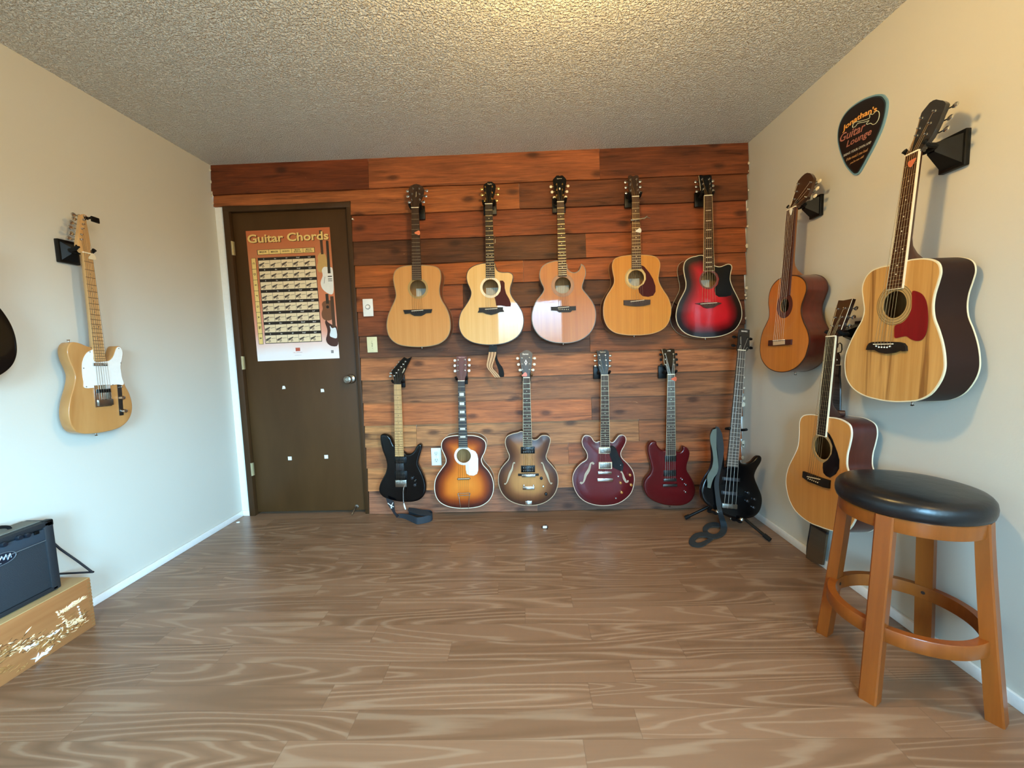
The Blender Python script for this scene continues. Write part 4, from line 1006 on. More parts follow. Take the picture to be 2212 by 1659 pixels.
# 10 dark red double cutaway solid body
RR = burst('deep_red', [(0, '#4a080b'), (1, '#5c0b0f')], .3, .45, .1, .06)
G10 = guitar('electric_guitar', 'dark red solid body electric guitar with small offset horns, low row next to the bass', GRP2, C7, pb(.10), BW,
 [(226,905),(205,907),(180,888),(163,862),(160,845),(140,840),(118,850),(102,875),(98,910),(105,950),(120,1000),(127,1040),(115,1075),(85,1110),(70,1150),(75,1195),(100,1240),(150,1275),(220,1298),(300,1305),(360,1298),(410,1270),(435,1225),(440,1180),(425,1130),(400,1085),(380,1050),(380,1010),(395,960),(400,920),(385,890),(360,878),(350,884),(348,902),(332,918),(310,915),(293,905)],
 [(236,362),(288,362)], [(228,940),(296,940)],
 [(236,360),(234,330),(222,310),(216,290),(212,240),(198,180),(214,176),(235,182),(260,176),(287,178),(290,196),(296,240),(300,290),(290,320),(288,360)], 12,
 [((226,290),-1),((224,252),-1),((222,214),-1),((286,290),1),((284,252),1),((281,214),1)], .042, kind='solid',
 tail=(262,1305), top=RR, round_=.009, neckm=plain('cherry_neck', '#4a1016', .3, 0, .5), fbm=M_FBD, fbind=plain('fb_dim', '#9a8a6a', .4), saddle=[(210,1118),(296,1116)], hsm=M_BLKG, btn=M_BLK, postm=M_NKL, hsbind=(3, 5), gw=.0013)
text('LTD', M_WHT, G10.root, G10.H @ T((*G10.Hp((250,192)), .0006)), width=.020, bold=.03)
pickup(G10, 'pickup', (218,942), (300,984), C7, 0, M_BLK, 2, None)
pickup(G10, 'pickup', (210,1048), (300,1088), C7, 0, M_BLK, 2, None)
cbox(G10, 'bridge', (208,1106), (300,1124), C7, 0, .012, plain('dark_nickel', '#55524e', .35, .9), .003)
cbox(G10, 'stop_tailpiece', (202,1146), (306,1162), C7, 0, .012, plain('dark_nickel', '#55524e', .35, .9), .003)
for p_ in ((342,1112), (368,1150), (365,1202)): knob(G10, p_, C7, .007, .013, M_CHR)
hng(G10, 'black hanger holding the dark red electric beside the bass', dx=-.03)
pick_on(G10, (281,393), C7, 'orange plectrum near the nut of the dark red electric', '#d2603c', -90)
# ------------------------------------------------------------------ guitars on the right wall
RWn = (-1, 0, 0)
CCL = (1620, 340, 3.317); CSP = (1780, 180, 2.305); CFG = (1660, 620, 2.677); Z8 = (1920, 190, 9.756); Z4 = (1760, 620, 4.88)
G11 = guitar('classical_guitar', 'orange cedar classical guitar with slotted headstock, right wall nearest the corner', GRP3, CCL, (XR-.125, 0, 0), RWn,
 [(232,860),(195,880),(160,920),(140,970),(132,1040),(138,1100),(135,1150),(115,1195),(90,1250),(75,1320),(72,1390),(85,1450),(120,1500),(170,1530),(230,1540),(290,1528),(345,1495),(390,1440),(412,1380),(425,1310),(412,1240),(385,1180),(368,1120),(370,1060),(390,1000),(405,950),(400,900),(375,865),(340,848),(300,845)],
 [(272,378),(335,358)], [(225,1000),(290,985)],
 [(272,376),(285,355),(300,330),(312,280),(328,215),(345,168),(370,138),(392,118),(410,110),(430,113),(442,125),(455,150),(450,180),(435,230),(410,280),(375,318),(345,342),(335,358)], 14,
 [((320,300),-1),((335,245),-1),((350,190),-1),((405,285),1),((425,230),1),((440,178),1)], .10,
 tail=(255,1540), top=wood('orange_cedar', '#ad6424', '#c2762f', .3, .8, 110, .5), side=wood('red_side', '#43150d', '#561d12', .3, .7), bind=plain('dark_brown_binding', '#3a1c10', .4), neckm=wood('cedar_neck', '#7a4724', '#935a30', .4, .2), fbm=plain('brown_fb', '#40201a', .45),
 hole=((248,1062),(248,1012)), ros=(248,972), rosm=plain('rosette_dark', '#45180f', .4), saddle=[(180,1312),(262,1306)], dots=(),
 bridge=[(143,1311),(305,1304),(303,1342),(250,1346),(180,1350),(140,1350)], bridgem=plain('bridge_dark', '#3a1610', .4), hsm=plain('headstock_brown', '#3c2414', .35, 0, .4), btn=M_CRM, button_len=.019, strm=plain('nylon', '#b9a58c', .3), label_paper=False, frets=12, frm=plain('thin_fret', '#6a4a38', .5, .6))
b = MB(); p_ = [G11.L(q, CCL) for q in ((178,1318),(262,1312),(262,1338),(178,1346))]
b.prism(ccw(p_), .008, .0098); b.build('tie_block', plain('tie_block', '#c4a886', .4), G11.root, smooth=False)
rw = lambda G, l, **k: hanger(G, l, RWn, (XR, 0, 0), block=True, **k)
rw(G11, 'black wall hanger with square plate holding the classical guitar', plate=(.075, .10), dz=-.01)
pick_on(G11, (310,388), CCL, 'white oval plectrum near the nut of the classical guitar', '#e6dfcf', 0, size=.015)
SPALT = wood('spalted_maple', '#ab793c', '#cc9d5c', .45, .1, 46, .6, blot='#85592c')
G12 = guitar('acoustic_guitar', 'large spalted wood dreadnought with red pickguard and white binding, high on the right wall', GRP3, CSP, (XR-.14, 0, 0), RWn,
 [(330,905),(280,915),(235,935),(205,970),(190,1020),(195,1080),(200,1130),(188,1180),(160,1230),(130,1290),(108,1350),(103,1410),(112,1470),(145,1520),(200,1555),(270,1575),(340,1585),(410,1585),(470,1578),(530,1548),(575,1490),(598,1430),(600,1370),(590,1300),(570,1230),(548,1170),(542,1110),(550,1050),(568,990),(580,940),(572,900),(545,880),(500,872),(450,875),(415,882)],
 [(415,362),(482,337)], [(318,1028),(398,1022)],
 [(430,1400),(448,1310),(480,1200),(540,1010),(600,830),(650,640),(690,520),(770,420),(860,310),(930,262),(1000,240),(1060,256),(1130,262),(1180,290),(1200,330),(1165,440),(1110,560),(1060,700),(990,850),(900,1020),(800,1150),(720,1240),(684,1318)], 13,
 [((600,1010),-1),((650,860),-1),((705,640),-1),((800,980),1),((880,745),1),((980,490),1)], .11, hscrop=Z8,
 tail=(362,1586), top=SPALT, side=plain('dark_brown_side', '#25120c', .5, spec=.2), bind=plain('cream_white_binding', '#ded2b0', .35), neckm=wood('dark_neck', '#3a1c10', '#4f2817', .35, .3), fbm=wood('brown_rosewood', '#2e1a10', '#4a2c1b', .45), fbind=M_CRM,
 hole=((350,1102),(350,1035)), ros=(350,1000), rosm=plain('rosette_tan', '#a98a58', .4), saddle=[(262,1299),(358,1297)],
 bridge=[(219,1327),(224,1308),(234,1294),(250,1288),(290,1286),(380,1288),(405,1294),(417,1310),(419,1332),(405,1334),(385,1330),(360,1341),(320,1346),(285,1340),(262,1328)], bridgem=M_FBE, hsm=plain('black_headstock', '#17120f', .3, 0, .5), btn=M_CHR, dotr=.0025, gw=.002)
b = MB()
for k in range(6): b2 = MB(); b2.lathe([(.0032, 0), (.0026, .002), (.0006, .003)], (*G12.L((272+k*13.6, 1308+(5 if 0 < k < 5 else 0)+k*.3), CSP), .0085), (0, 0, 1), 10); b2.build('bridge_pin', M_WHT, G12.root)
b = MB()
for rr in (.024, .017, .007): b.prism(circ(*G12.hc, G12.hr+rr, 56), .0003, .0009, [circ(*G12.hc, G12.hr+rr-.0016, 56)])
b.build('rosette_rings', plain('rosette_line_olive', '#6b5734', .4), G12.root, smooth=False)
plate2(G12, 'pickguard', [(443,1036),(470,1038),(498,1058),(516,1105),(520,1180),(512,1240),(492,1275),(466,1283),(436,1274),(415,1260),(390,1262),(357,1268),(353,1240),(358,1206),(392,1192),(420,1165),(438,1125),(441,1080)], CSP, .0010, .0024, wood('red_pearl_guard', '#640b10', '#86141a', .4, .1, 30, .5), smooth=True)
rw(G12, 'black wall hanger holding the large spalted dreadnought', plate=(.085, .115), dz=-.015)
pick_on(G12, (455,392), CSP, 'orange plectrum under the nut of the large spalted dreadnought', '#c06a4a', 120, size=.014)
G13 = guitar('acoustic_guitar', 'natural dreadnought with black pickguard hanging low on the right wall behind the stool', GRP3, CFG, (XR-.14, 0, 0), RWn,
 [(290,742),(240,736),(200,745),(180,778),(178,850),(170,920),(150,970),(120,1030),(103,1090),(102,1150),(120,1230),(160,1300),(230,1358),(300,1388),(360,1408),(410,1420),(450,1412),(480,1385),(505,1340),(525,1290),(535,1240),(530,1185),(505,1130),(472,1085),(454,1035),(456,970),(470,910),(480,850),(470,800),(430,770),(390,757),(350,752)],
 [(342,287),(395,287)], [(285,858),(338,863)],
 [(130,515),(146,470),(165,430),(205,290),(250,140),(275,141),(300,142),(330,136),(360,130),(400,122),(340,288),(280,450),(262,470),(240,492),(230,515)], 14,
 [((187,412),-1),((220,322),-1),((247,230),-1),((262,408),1),((290,315),1),((323,222),1)], .105, hscrop=Z4,
 tail=(345,1404), top=wood('natural_top', '#b87a3a', '#c98c48', .33, .6, 100, .5), side=wood('wine_side', '#3a1712', '#4c211a', .3, .6), bind=plain('ivory_white_binding', '#eadfc4', .35), neckm=wood('dark_neck2', '#331a12', '#452619', .35, .3), fbm=M_FBE, fbind=M_CRM, gw=.0022,
 hole=((310,930),(310,864)), ros=(310,846), rosm=plain('rosette_wheat', '#a07f52', .4), saddle=[(238,1096),(312,1112)],
 bridge=[(208,1065),(255,1082),(310,1102),(362,1118),(358,1165),(325,1158),(285,1142),(240,1125),(205,1100)], bridgem=M_FBE, hsm=plain('dark_headstock', '#2c1a12', .3, 0, .5), btn=M_CHR, hsbind=(9, 11), dots=(), frets=20, frm=plain('dull_fret', '#6a5c48', .5, .6))
for k in range(6): MB().lathe([(.0028, 0), (.002, .002), (.0006, .0026)], (*G13.L((241+k*11, 1108+k*4.5), CFG), .0085), (0, 0, 1), 10).build('bridge_pin', M_BONE, G13.root)
plate2(G13, 'pickguard', [(343,838),(356,852),(372,880),(385,915),(400,955),(412,1000),(410,1050),(392,1080),(358,1103),(335,1092),(320,1075),(316,1045),(318,1018),(345,1000),(368,965),(373,920),(360,885),(345,862)], CFG, .0008, .0022, M_BLKG, smooth=False)
rw(G13, 'black wall hanger holding the low natural dreadnought behind the stool', plate=(.08, .10))
# leather strap hanging down behind the low dreadnought
st = empty('guitar_strap', loc=(XR-.03, 1.74, .2)); tag(st, 'brown padded leather strap hanging against the wall behind the low natural dreadnought', 'guitar strap')
S_ = Matrix.Translation((XR-.03, 1.74, .2)).inverted()
rp = lambda c, pt, off: S_ @ hit(*cpx(c, pt), (XR-off, 0, 0), RWn)
M_LEA = plain('dark_leather', '#17100d', .45, 0, .2); M_SUE = wood('suede', '#4c3826', '#5c4630', .9, 0, 20)
M_BRD = wood('braided_leather', '#2c2420', '#5e564e', .6, 0, 90, .8)
b = MB(); b.tube([rp(Z4, q, .07) for q in ((240,640),(246,600),(268,590),(284,605),(286,660),(275,690),(255,690))], .0022, 6); b.build('wire_loop', M_BLK, st)
ribbon('leather_end', [(rp(Z4, (222,690), .07), rp(Z4, (252,690), .07)), (rp(Z4, (218,760), .07), rp(Z4, (268,745), .07)), (rp(Z4, (215,820), .07), rp(Z4, (262,820), .07))], .004, M_LEA, st)
MB().lathe([(.006, 0), (.004, .003), (.0006, .004)], rp(Z4, (230,768), .073), RWn, 12).build('rivet', M_CHR, st)
ribbon('braided_band', [(rp(Z4, (212,826), .065), rp(Z4, (264,826), .065)), (rp(Z4, (203,930), .065), rp(Z4, (255,930), .065)), (rp(Z4, (195,1050), .065), rp(Z4, (268,1020), .065)), (rp(Z4, (180,1200), .065), rp(Z4, (268,1190), .065)), (rp(Z4, (172,1330), .065), rp(Z4, (268,1310), .065))], .007, M_BRD, st)
for side_ in (0, 1):
    q = ((208,830),(200,930),(190,1050),(180,1200),(172,1330)) if not side_ else ((264,826),(262,930),(268,1020),(270,1190),(268,1310))
    b = MB(); b.tube([rp(Z4, p_, .063) for p_ in q], .0045, 6); b.build('strap_edge', M_LEA, st)
b = MB(); a_, c_ = rp(Z4, (235,1335), .075), rp(Z4, (325,1335), .05); b.tube([rp(Z4, (150,1345), .09), rp(Z4, (240,1330), .08), rp(Z4, (322,1330), .06)], [.012, .014, .012], 10); b.build('rolled_pad', plain('brown_leather', '#3c1e14', .5), st)
Z5 = (1720, 1100, 10.367)
ribbon('suede_pad', [(rp(Z5, (330,330), .022), rp(Z5, (720,470), .022)), (rp(Z5, (290,600), .022), rp(Z5, (680,700), .022)), (rp(Z5, (250,900), .024), rp(Z5, (640,1000), .024)), (rp(Z5, (235,1130), .024), rp(Z5, (600,1250), .024))], .010, M_SUE, st)
b = MB(); b.tube([rp(Z5, q, .024) for q in ((345,310),(318,480),(290,640),(262,820),(250,980))], .006, 6); b.build('strap_edge', M_LEA, st)
b = MB(); b.tube([rp(Z5, q, .026) for q in ((340,330),(460,395),(560,455),(700,540))], .007, 8); b.build('strap_edge', M_LEA, st)
# ------------------------------------------------------------------ guitars on the left wall
LWn = (1, 0, 0); CT = (0, 420, 2.962); Z2 = (90, 440, 10.37)
GRP4 = 'guitars on the left wall'
BLND = wood('butterscotch_blonde', '#a8733c', '#bd8c54', .35, .4, 16, .45, blot='#a36d38')
G14 = guitar('electric_guitar', 'blonde single cutaway electric guitar with white pickguard on the left wall', GRP4, CT, (XL+.095, 0, 0), LWn,
 [(590,985),(560,972),(520,955),(480,945),(452,950),(435,975),(432,1015),(447,1070),(470,1120),(482,1170),(470,1240),(450,1310),(440,1390),(450,1460),(480,1510),(530,1530),(600,1530),(680,1518),(760,1495),(810,1460),(840,1410),(848,1350),(832,1280),(802,1220),(782,1160),(776,1100),(786,1050),(788,1010),(775,978),(756,970),(743,980),(735,1002),(722,1035),(700,1057),(668,1064)],
 [(523,371),(583,386)], [(598,1062),(668,1066)],
 [(905,1095),(870,1060),(840,1000),(800,940),(800,860),(830,640),(850,500),(880,250),(930,235),(985,250),(1000,330),(1010,450),(1035,560),(1060,700),(1085,850),(1090,960),(1095,1060),(1112,1140)], 3,
 [((870,800),-1),((880,690),-1),((900,560),-1),((915,460),-1),((930,360),-1),((945,280),-1)], .045, kind='solid', hscrop=Z2,
 tail=(645,1530), top=BLND, round_=.004, neckm=M_MAPLE, fbm=M_MAPLE, dotm=plain('dark_dot', '#2a1c12', .5), saddle=[(615,1330),(712,1325)], hsm=M_MAPLE, btn=M_CHR, gw=.001)
plate2(G14, 'pickguard', [(596,996),(578,1000),(556,1012),(536,1042),(524,1090),(526,1150),(534,1200),(545,1239),(640,1230),(740,1216),(788,1216),(776,1165),(768,1100),(778,1050),(781,1008),(768,980),(752,976),(741,990),(735,1008),(722,1040),(700,1062),(668,1069),(600,1067)], CT, 0, .0022, M_WHT, smooth=True)
for p_ in ((573,1008), (532,1112), (550,1230), (719,1218), (770,1078), (757,985)): knob(G14, p_, CT, .0025, .001, M_NKL, .0022, 'pickguard_screw')
cbox(G14, 'pickup', (588,1078), (682,1098), CT, 0, .008, M_CHR, .003)
cbox(G14, 'bridge_plate', (597,1222), (712,1352), CT, 0, .004, M_CHR, .001)
q1, q2 = G14.L((612,1245), CT), G14.L((700,1268), CT)
MB().box(((q1[0]+q2[0])/2, (q1[1]+q2[1])/2, .005), (abs(q1[0]-q2[0]), .016, .004), None).build('pickup', M_BLK, G14.root)
cbox(G14, 'bridge_saddles', (618,1316), (714,1346), CT, .003, .012, M_NKL, .002)
cbox(G14, 'control_plate', (747,1208), (790,1412), CT, 0, .002, plain('dark_nickel', '#55524e', .35, .9), .001)
for p_ in ((768,1301), (782,1386)): knob(G14, p_, CT, .0095, .017, M_CHR, .002)
knob(G14, (764,1232), CT, .003, .012, M_CHR, .002, 'switch'); 
x_, y_ = G14.L((470,948), CT); MB().lathe([(.006, 0), (.003, .004), (.003, .008), (.006, .011), (.005, .013)], (x_, y_, -.022), (0, 1, 0), 12).build('strap_pin', M_CHR, G14.root)
hanger(G14, 'black wall hanger with wide plate holding the blonde electric', LWn, (XL, 0, 0), plate=(.085, .10), dz=-.005, block=True)
x0, y0 = G14.Hp((985,330), Z2)
ct = empty('clip_on_tuner', G14.M @ G14.H @ T((x0, y0, 0))); tag(ct, 'black clip-on tuner at the top of the blonde electric guitar headstock', 'tuner')
MB().bbox((.014, -.004, .028), (.034, .024, .008), .002).build('display', M_BLK, ct)
b = MB(); b.tube([(0, 0, -.016), (0, 0, .022)], .005, 8); b.bbox((0, .002, .003), (.016, .014, .004), .001); b.bbox((0, .002, -.019), (.016, .014, .004), .001); b.build('clip', M_BLK, ct)
pick_on(G14, (573,402), CT, 'clear pale plectrum below the nut of the blonde electric', '#d8c6a4', -60)
# black acoustic whose right-hand bout shows at the left edge of the photo: same outline as a dreadnought
p_far = hit(35, 742, (XL+.14, 0, 0), LWn); p_bot = hit(0, 796, (XL+.14, 0, 0), LWn)
xs_ = [q[0] for q in G1.out]; sc_ = 1.0
cy_ = p_far.y-max(xs_)*sc_; zb_ = p_far.z-[q[1] for q in G1.out if q[0] == max(xs_)][0]*sc_
def px_of(P):
    v = Vector(P)-CPOS; z = v.dot(CF); return (IW/2+FPX*v.dot(CX)/z, IH/2-FPX*v.dot(CU)/z)
tw = lambda x, y: px_of((XL+.14, cy_+x, zb_+y))
oc = (0, 0, 1)
body_px = [tw(x, y) for x, y in G1.out[::5]]
G15 = guitar('acoustic_guitar', 'black glossy acoustic guitar with cream binding at the left edge of the photo', GRP4, oc, (XL+.14, 0, 0), LWn, body_px,
 [tw(-.021, .86), tw(.021, .86)], [tw(-.028, .395), tw(.028, .395)], [tw(-.021, .861), tw(-.03, .91), tw(-.036, 1.03), tw(0, 1.04), tw(.036, 1.03), tw(.03, .91), tw(.021, .861)], 13,
 [(tw(-.022, .92), -1), (tw(-.023, .96), -1), (tw(-.024, 1.0), -1), (tw(.022, .92), 1), (tw(.023, .96), 1), (tw(.024, 1.0), 1)], .105,
 tail=tw(0, 0), top=M_BLKG, side=M_BLKG, bind=plain('aged_binding', '#b79a6c', .4), neckm=M_NKB, fbm=M_FBD, hole=(tw(0, .335), tw(0, .385)), ros=tw(0, .40), rosm=M_CRM,
 saddle=[tw(-.04, .2), tw(.04, .2)], bridge=[tw(-.08, .185), tw(.08, .185), tw(.08, .21), tw(-.08, .21)], bridgem=M_FBE, hsm=M_BLKG, btn=M_CHR)
for ch in G15.root.children:
    if ch.name.startswith('binding'): ch.data.materials[0] = M_BLKG
hanger(G15, 'black wall hanger holding the black acoustic at the left edge', LWn, (XL, 0, 0))
# ------------------------------------------------------------------ bass on its floor stand in the corner
C9 = (1470, 890, 5.35)
bb = hit(*cpx(C9, (760, 1235)), (0, 2.36, 0), (0, -1, 0)); bt = hit(1606, 715, (0, 2.53, 0), (0, -1, 0))
up = Vector((0, bt.y-bb.y, bt.z-bb.z)).normalized(); bn_ = Vector((1, 0, 0)).cross(up)
hz = lambda pt: (C7[0]+pt[0]/C7[2], C7[1]+pt[1]/C7[2])
G16 = guitar('bass_guitar', 'black four-string bass guitar leaning back on a floor stand in the corner', None, C9, bb, bn_,
 [(530,640),(515,600),(505,480),(490,370),(475,270),(455,205),(425,180),(395,190),(372,230),(365,300),(370,400),(378,500),(372,600),(345,680),(300,745),(258,830),(242,930),(268,1020),(335,1090),(430,1150),(520,1200),(620,1235),(760,1236),(860,1210),(920,1150),(948,1060),(944,970),(910,880),(872,790),(862,730),(888,660),(935,580),(943,530),(918,504),(882,520),(832,572),(770,600),(710,592),(668,556)],
 [(658,-710),(747,-710)], [(530,632),(655,632)],
 [(740,188),(742,150),(748,100),(757,36),(765,31),(828,42),(826,110),(828,165),(816,186),(797,200)], 6,
 [((757,150),-1),((760,88),-1),((810,162),1),((812,98),1)], .042, kind='solid', hscrop=C7,
 tail=(600,1235), top=M_BLKG, round_=.010, neckm=plain('dark_bass_neck', '#2a2018', .4), fbm=wood('ash_grey_fb', '#39342e', '#57504a', .5), saddle=[(478,1092),(640,1118)], hsm=plain('bass_headstock', '#2a2521', .4), nstr=4, btn=M_BLK, button_len=.026, postm=M_BLK,
 strm=plain('bass_string', '#a7a297', .4, .2), frets=24, frm=plain('bright_fret', '#c9bfa8', .4, .3), dotm=plain('grey_dots', '#a59c8e', .4))
text('IBANEZ', M_WHT, G16.root, G16.H @ T((*G16.Hp((790,52)), .0006)), width=.036, bold=.02)
for a_, c_ in (((480,745),(690,808)), ((470,905),(665,968))): pickup(G16, 'pickup', a_, c_, C9, 0, plain('smoke_pickup', '#2b2e33', .4), 2, None)
cbox(G16, 'bridge', (476,1050), (645,1118), C9, 0, .012, M_NKL, .002)
for p_ in ((770,930), (845,1004), (765,1025), (835,1098)): knob(G16, p_, C9, .008, .014, plain('black_knob_chrome_top', '#5c5c60', .25, .9))
print('BASS', bb, bt, G16.root.location)
stn = empty('guitar_stand', loc=(1.2, 2.5, 0)); tag(stn, 'black tubular floor stand under the bass guitar in the corner', 'guitar stand')
SI = Matrix.Translation((1.2, 2.5, 0)).inverted()
def sp(px, py, y=None, z=None):
    return SI @ (hit(px, py, (0, y, 0), (0, 1, 0)) if y is not None else hit(px, py, (0, 0, z), (0, 0, 1)))
bm_ = G16.M; BI = lambda x, y, z: SI @ (bm_ @ Vector((x, y, z)))
hub = BI(0, .02, -.13); hub.z = .15
mt = BI(G16.na, G16.bf+.22, -.05)
b = MB(); b.tube([hub, mt], .011, 10); b.build('mast', M_BLK, stn)
b = MB(); b.tube(smooth_line([mt, BI(G16.na-.045, G16.bf+.22, -.04), BI(G16.na-.048, G16.bf+.225, .012)], 3), .008, 8); b.build('neck_yoke', M_RUB, stn)
b = MB(); b.tube(smooth_line([mt, BI(G16.na+.045, G16.bf+.22, -.04), BI(G16.na+.048, G16.bf+.225, .012)], 3), .008, 8); b.build('neck_yoke', M_RUB, stn)
for x_, tip in ((-.10, (1525, 1094)), (.04, (1600, 1123))):
    yb_ = min(y for x, y in G16.out if abs(x-x_) < .02)-.011
    q = smooth_line([hub, BI(x_, yb_-.004, -.09), BI(x_, yb_, -.03), BI(x_, yb_, .012), BI(x_, yb_+.018, .026)], 4)
    b = MB(); b.tube(q, .0085, 10); b.build('body_arm', M_RUB, stn)
    MB().lathe([(.011, -.006), (.012, .004), (.0006, .012)], q[-1], (0, -.6, .8), 12).build('arm_cap', M_NKL, stn)
for nm_, f_ in (('L', sp(1480, 1119, z=.012)), ('R', sp(1664, 1167, z=.012)), ('B', SI @ Vector((1.33, 2.70, .012)))):
    b = MB(); b.tube([hub, hub.lerp(f_, .97)], .009, 10); lg = b.build('leg', M_BLK, stn)
    d_ = (f_-hub).normalized(); b = MB(); b.tube([hub.lerp(f_, .88), f_+Vector((0, 0, .001))], .0125, 10); b.build('rubber_foot', M_RUB, lg)
M_WEB = plain('grey_green_webbing', '#566059', .9); M_WEB2 = plain('dark_webbing', '#23292c', .9)
bs_ = empty('guitar_strap', loc=(1.15, 2.35, 0)); tag(bs_, 'grey green strap draped from the horn of the bass down to the floor', 'guitar strap')
BSI = Matrix.Translation((1.15, 2.35, 0)).inverted()
def bpl(pt, off):                                              # just in front of the bass body
    return BSI @ hit(*cpx(C9, pt), bb+bn_*off, bn_)
ribbon('strap_front', [(bpl(a_, .022), bpl(c_, .022)) for a_, c_ in [((372,205),(415,190)),((345,270),(415,262)),((345,340),(414,340)),((365,430),(416,430)),((376,510),(425,510)),((375,580),(434,580)),((358,650),(436,650)),((322,710),(420,710)),((308,760),(385,760)),((312,820),(362,815)),((310,872),(345,882))]], .003, M_WEB, bs_)
ribbon('strap_back', [(bpl(a_, .014), bpl(c_, .014)) for a_, c_ in [((405,165),(440,175)),((412,240),(475,240)),((416,330),(492,330)),((424,430),(500,430)),((434,530),(492,530)),((440,620),(474,620)),((425,700),(458,700)),((396,780),(446,780)),((390,860),(442,860)),((400,950),(452,960)),((410,1040),(470,1050)),((420,1110),(468,1110))]], .003, M_WEB2, bs_)
bfz = lambda pt, z: BSI @ hit(*cpx(C9, pt), (0, 0, z), (0, 0, 1))
ribbon('strap_tail', [(bpl((420,1095), .020), bpl((468,1095), .020)), (bpl((430,1170), .03), bpl((490,1175), .03)), (bfz((448,1240), .055), bfz((518,1250), .055)), (bfz((462,1310), .02), bfz((538,1312), .02)), (bfz((455,1370), .008), bfz((535,1370), .008)), (bfz((415,1405), .008), bfz((490,1430), .008)), (bfz((360,1410), .010), bfz((385,1462), .010)),
 (bfz((300,1390), .012), bfz((290,1445), .012)), (bfz((225,1390), .010), bfz((240,1440), .010)), (bfz((150,1415), .008), bfz((195,1455), .008)), (bfz((95,1490), .006), bfz((170,1490), .006)), (bfz((125,1545), .006), bfz((190,1510), .006)), (bfz((225,1560), .006), bfz((240,1505), .006)), (bfz((310,1520), .008), bfz((300,1475), .008)), (bfz((375,1470), .010), bfz((345,1435), .010))], .003, M_WEB2, bs_)
ribbon('strap_loop', [(bfz((450,1285), .02), bfz((455,1330), .02)), (bfz((380,1275), .012), bfz((385,1325), .012)), (bfz((300,1295), .006), bfz((335,1340), .006)), (bfz((255,1350), .004), bfz((312,1370), .004)), (bfz((285,1415), .004), bfz((330,1395), .004)), (bfz((350,1445), .004), bfz((365,1410), .004))], .003, M_WEB2, bs_)
# strap coiled on the floor below the black electric
S6 = (810, 1060, 14.747); M_NYL = plain('blue_black_nylon', '#262d34', .8)
s6 = empty('guitar_strap', loc=(-.75, 2.6, 0)); tag(s6, 'blue black nylon strap hanging from the black electric guitar and folded on the floor', 'guitar strap')
SI6 = Matrix.Translation((-.75, 2.6, 0)).inverted()
w6 = lambda pt, y: SI6 @ hit(*cpx(S6, pt), (0, YB-y, 0), (0, 1, 0))
f6 = lambda pt, z=0: SI6 @ hit(*cpx(S6, pt), (0, 0, z), (0, 0, 1))
ribbon('strap_drop', [(w6(a_, y_), w6(c_, y_)) for a_, c_, y_ in [((350,225),(540,300),.122),((380,340),(600,350),.122),((430,470),(622,500),.122),((520,600),(632,600),.12),((575,700),(655,680),.115),((640,790),(700,730),.11),((690,850),(770,800),.10)]], .002, plain('dark_strap', '#1d1b1e', .6), s6)
path = [(690,855),(850,870),(1000,915),(1180,1000),(1300,1055),(1380,1068),(1560,1040),(1740,990),(1822,940),(1828,880),(1760,830),(1560,810),(1300,780),(1080,760)]
ribbon('strap_coil', [(f6(q, .002)+Vector((0, 0, 0)), f6(q, .002)+Vector((0, 0, .022+.024*min(1, i/3)))) for i, q in enumerate(path)], .002, M_NYL, s6)
ribbon('strap_fold', [(f6((1040,640), .046), f6((1080,540), .046)), (f6((1200,700), .046), f6((1260,560), .046)), (f6((1400,770), .047), f6((1480,600), .047)), (f6((1600,790), .047), f6((1700,660), .047)), (f6((1780,800), .046), f6((1820,740), .046))], .002, M_NYL, s6)
b = MB(); o_ = w6((520,480), .125)
b.lathe([(.0065, 0), (.006, .002), (.0006, .003)], o_, (0, -1, 0), 16); b.lathe([(.005, 0), (.0045, .002), (.0006, .003)], w6((525,540), .125), (0, -1, 0), 14)
for q in ((405,395), (575,380), (600,515)): b.tube([o_, w6(q, .126)], .0022, 8)
b.build('white_badge', M_WHT, s6)
MB().tube([f6((735,850), .012), f6((790,800), .03)], .0022, 8).build('buckle', M_CHR, s6)
# woven strap hanging below the pale cutaway acoustic
S2 = (1010, 740, 18.43)
s2 = empty('guitar_strap', loc=(-.19, 2.62, 1.1)); tag(s2, 'short loop of cream woven strap hanging below the pale cutaway acoustic', 'guitar strap')
SI2 = Matrix.Translation((-.19, 2.62, 1.1)).inverted()
w2 = lambda pt, y: SI2 @ hit(*cpx(S2, pt), (0, YB-y, 0), (0, 1, 0))
ribbon('leather_end', [(w2((870,115), .13), w2((1160,115), .13)), (w2((850,200), .13), w2((1175,200), .13)), (w2((845,290), .13), w2((1165,290), .13)), (w2((855,385), .13), w2((1150,385), .13))], .004, plain('black_leather_shiny', '#121210', .5, spec=.2), s2)
rows = [((850,375),(1140,375)),((830,500),(1125,500)),((790,700),(1060,720)),((760,880),(1000,900)),((800,1030),(1010,1040)),((900,1150),(1130,1170)),((990,1270),(1230,1280)),((1090,1390),(1300,1380))]
ribbon('woven_band', [(w2(a_, .132), w2(c_, .132)) for a_, c_ in rows], .0025, plain('cream_weave', '#c7a078', .85, bump=.5), s2)
for f_ in (.24, .66):
    ribbon('dark_stripe', [(w2((a_[0]+(c_[0]-a_[0])*f_, a_[1]+(c_[1]-a_[1])*f_), .1345), w2((a_[0]+(c_[0]-a_[0])*(f_+.09), a_[1]+(c_[1]-a_[1])*(f_+.09)), .1345)) for a_, c_ in rows], .0012, plain('brown_stripe', '#5a3416', .85), s2)
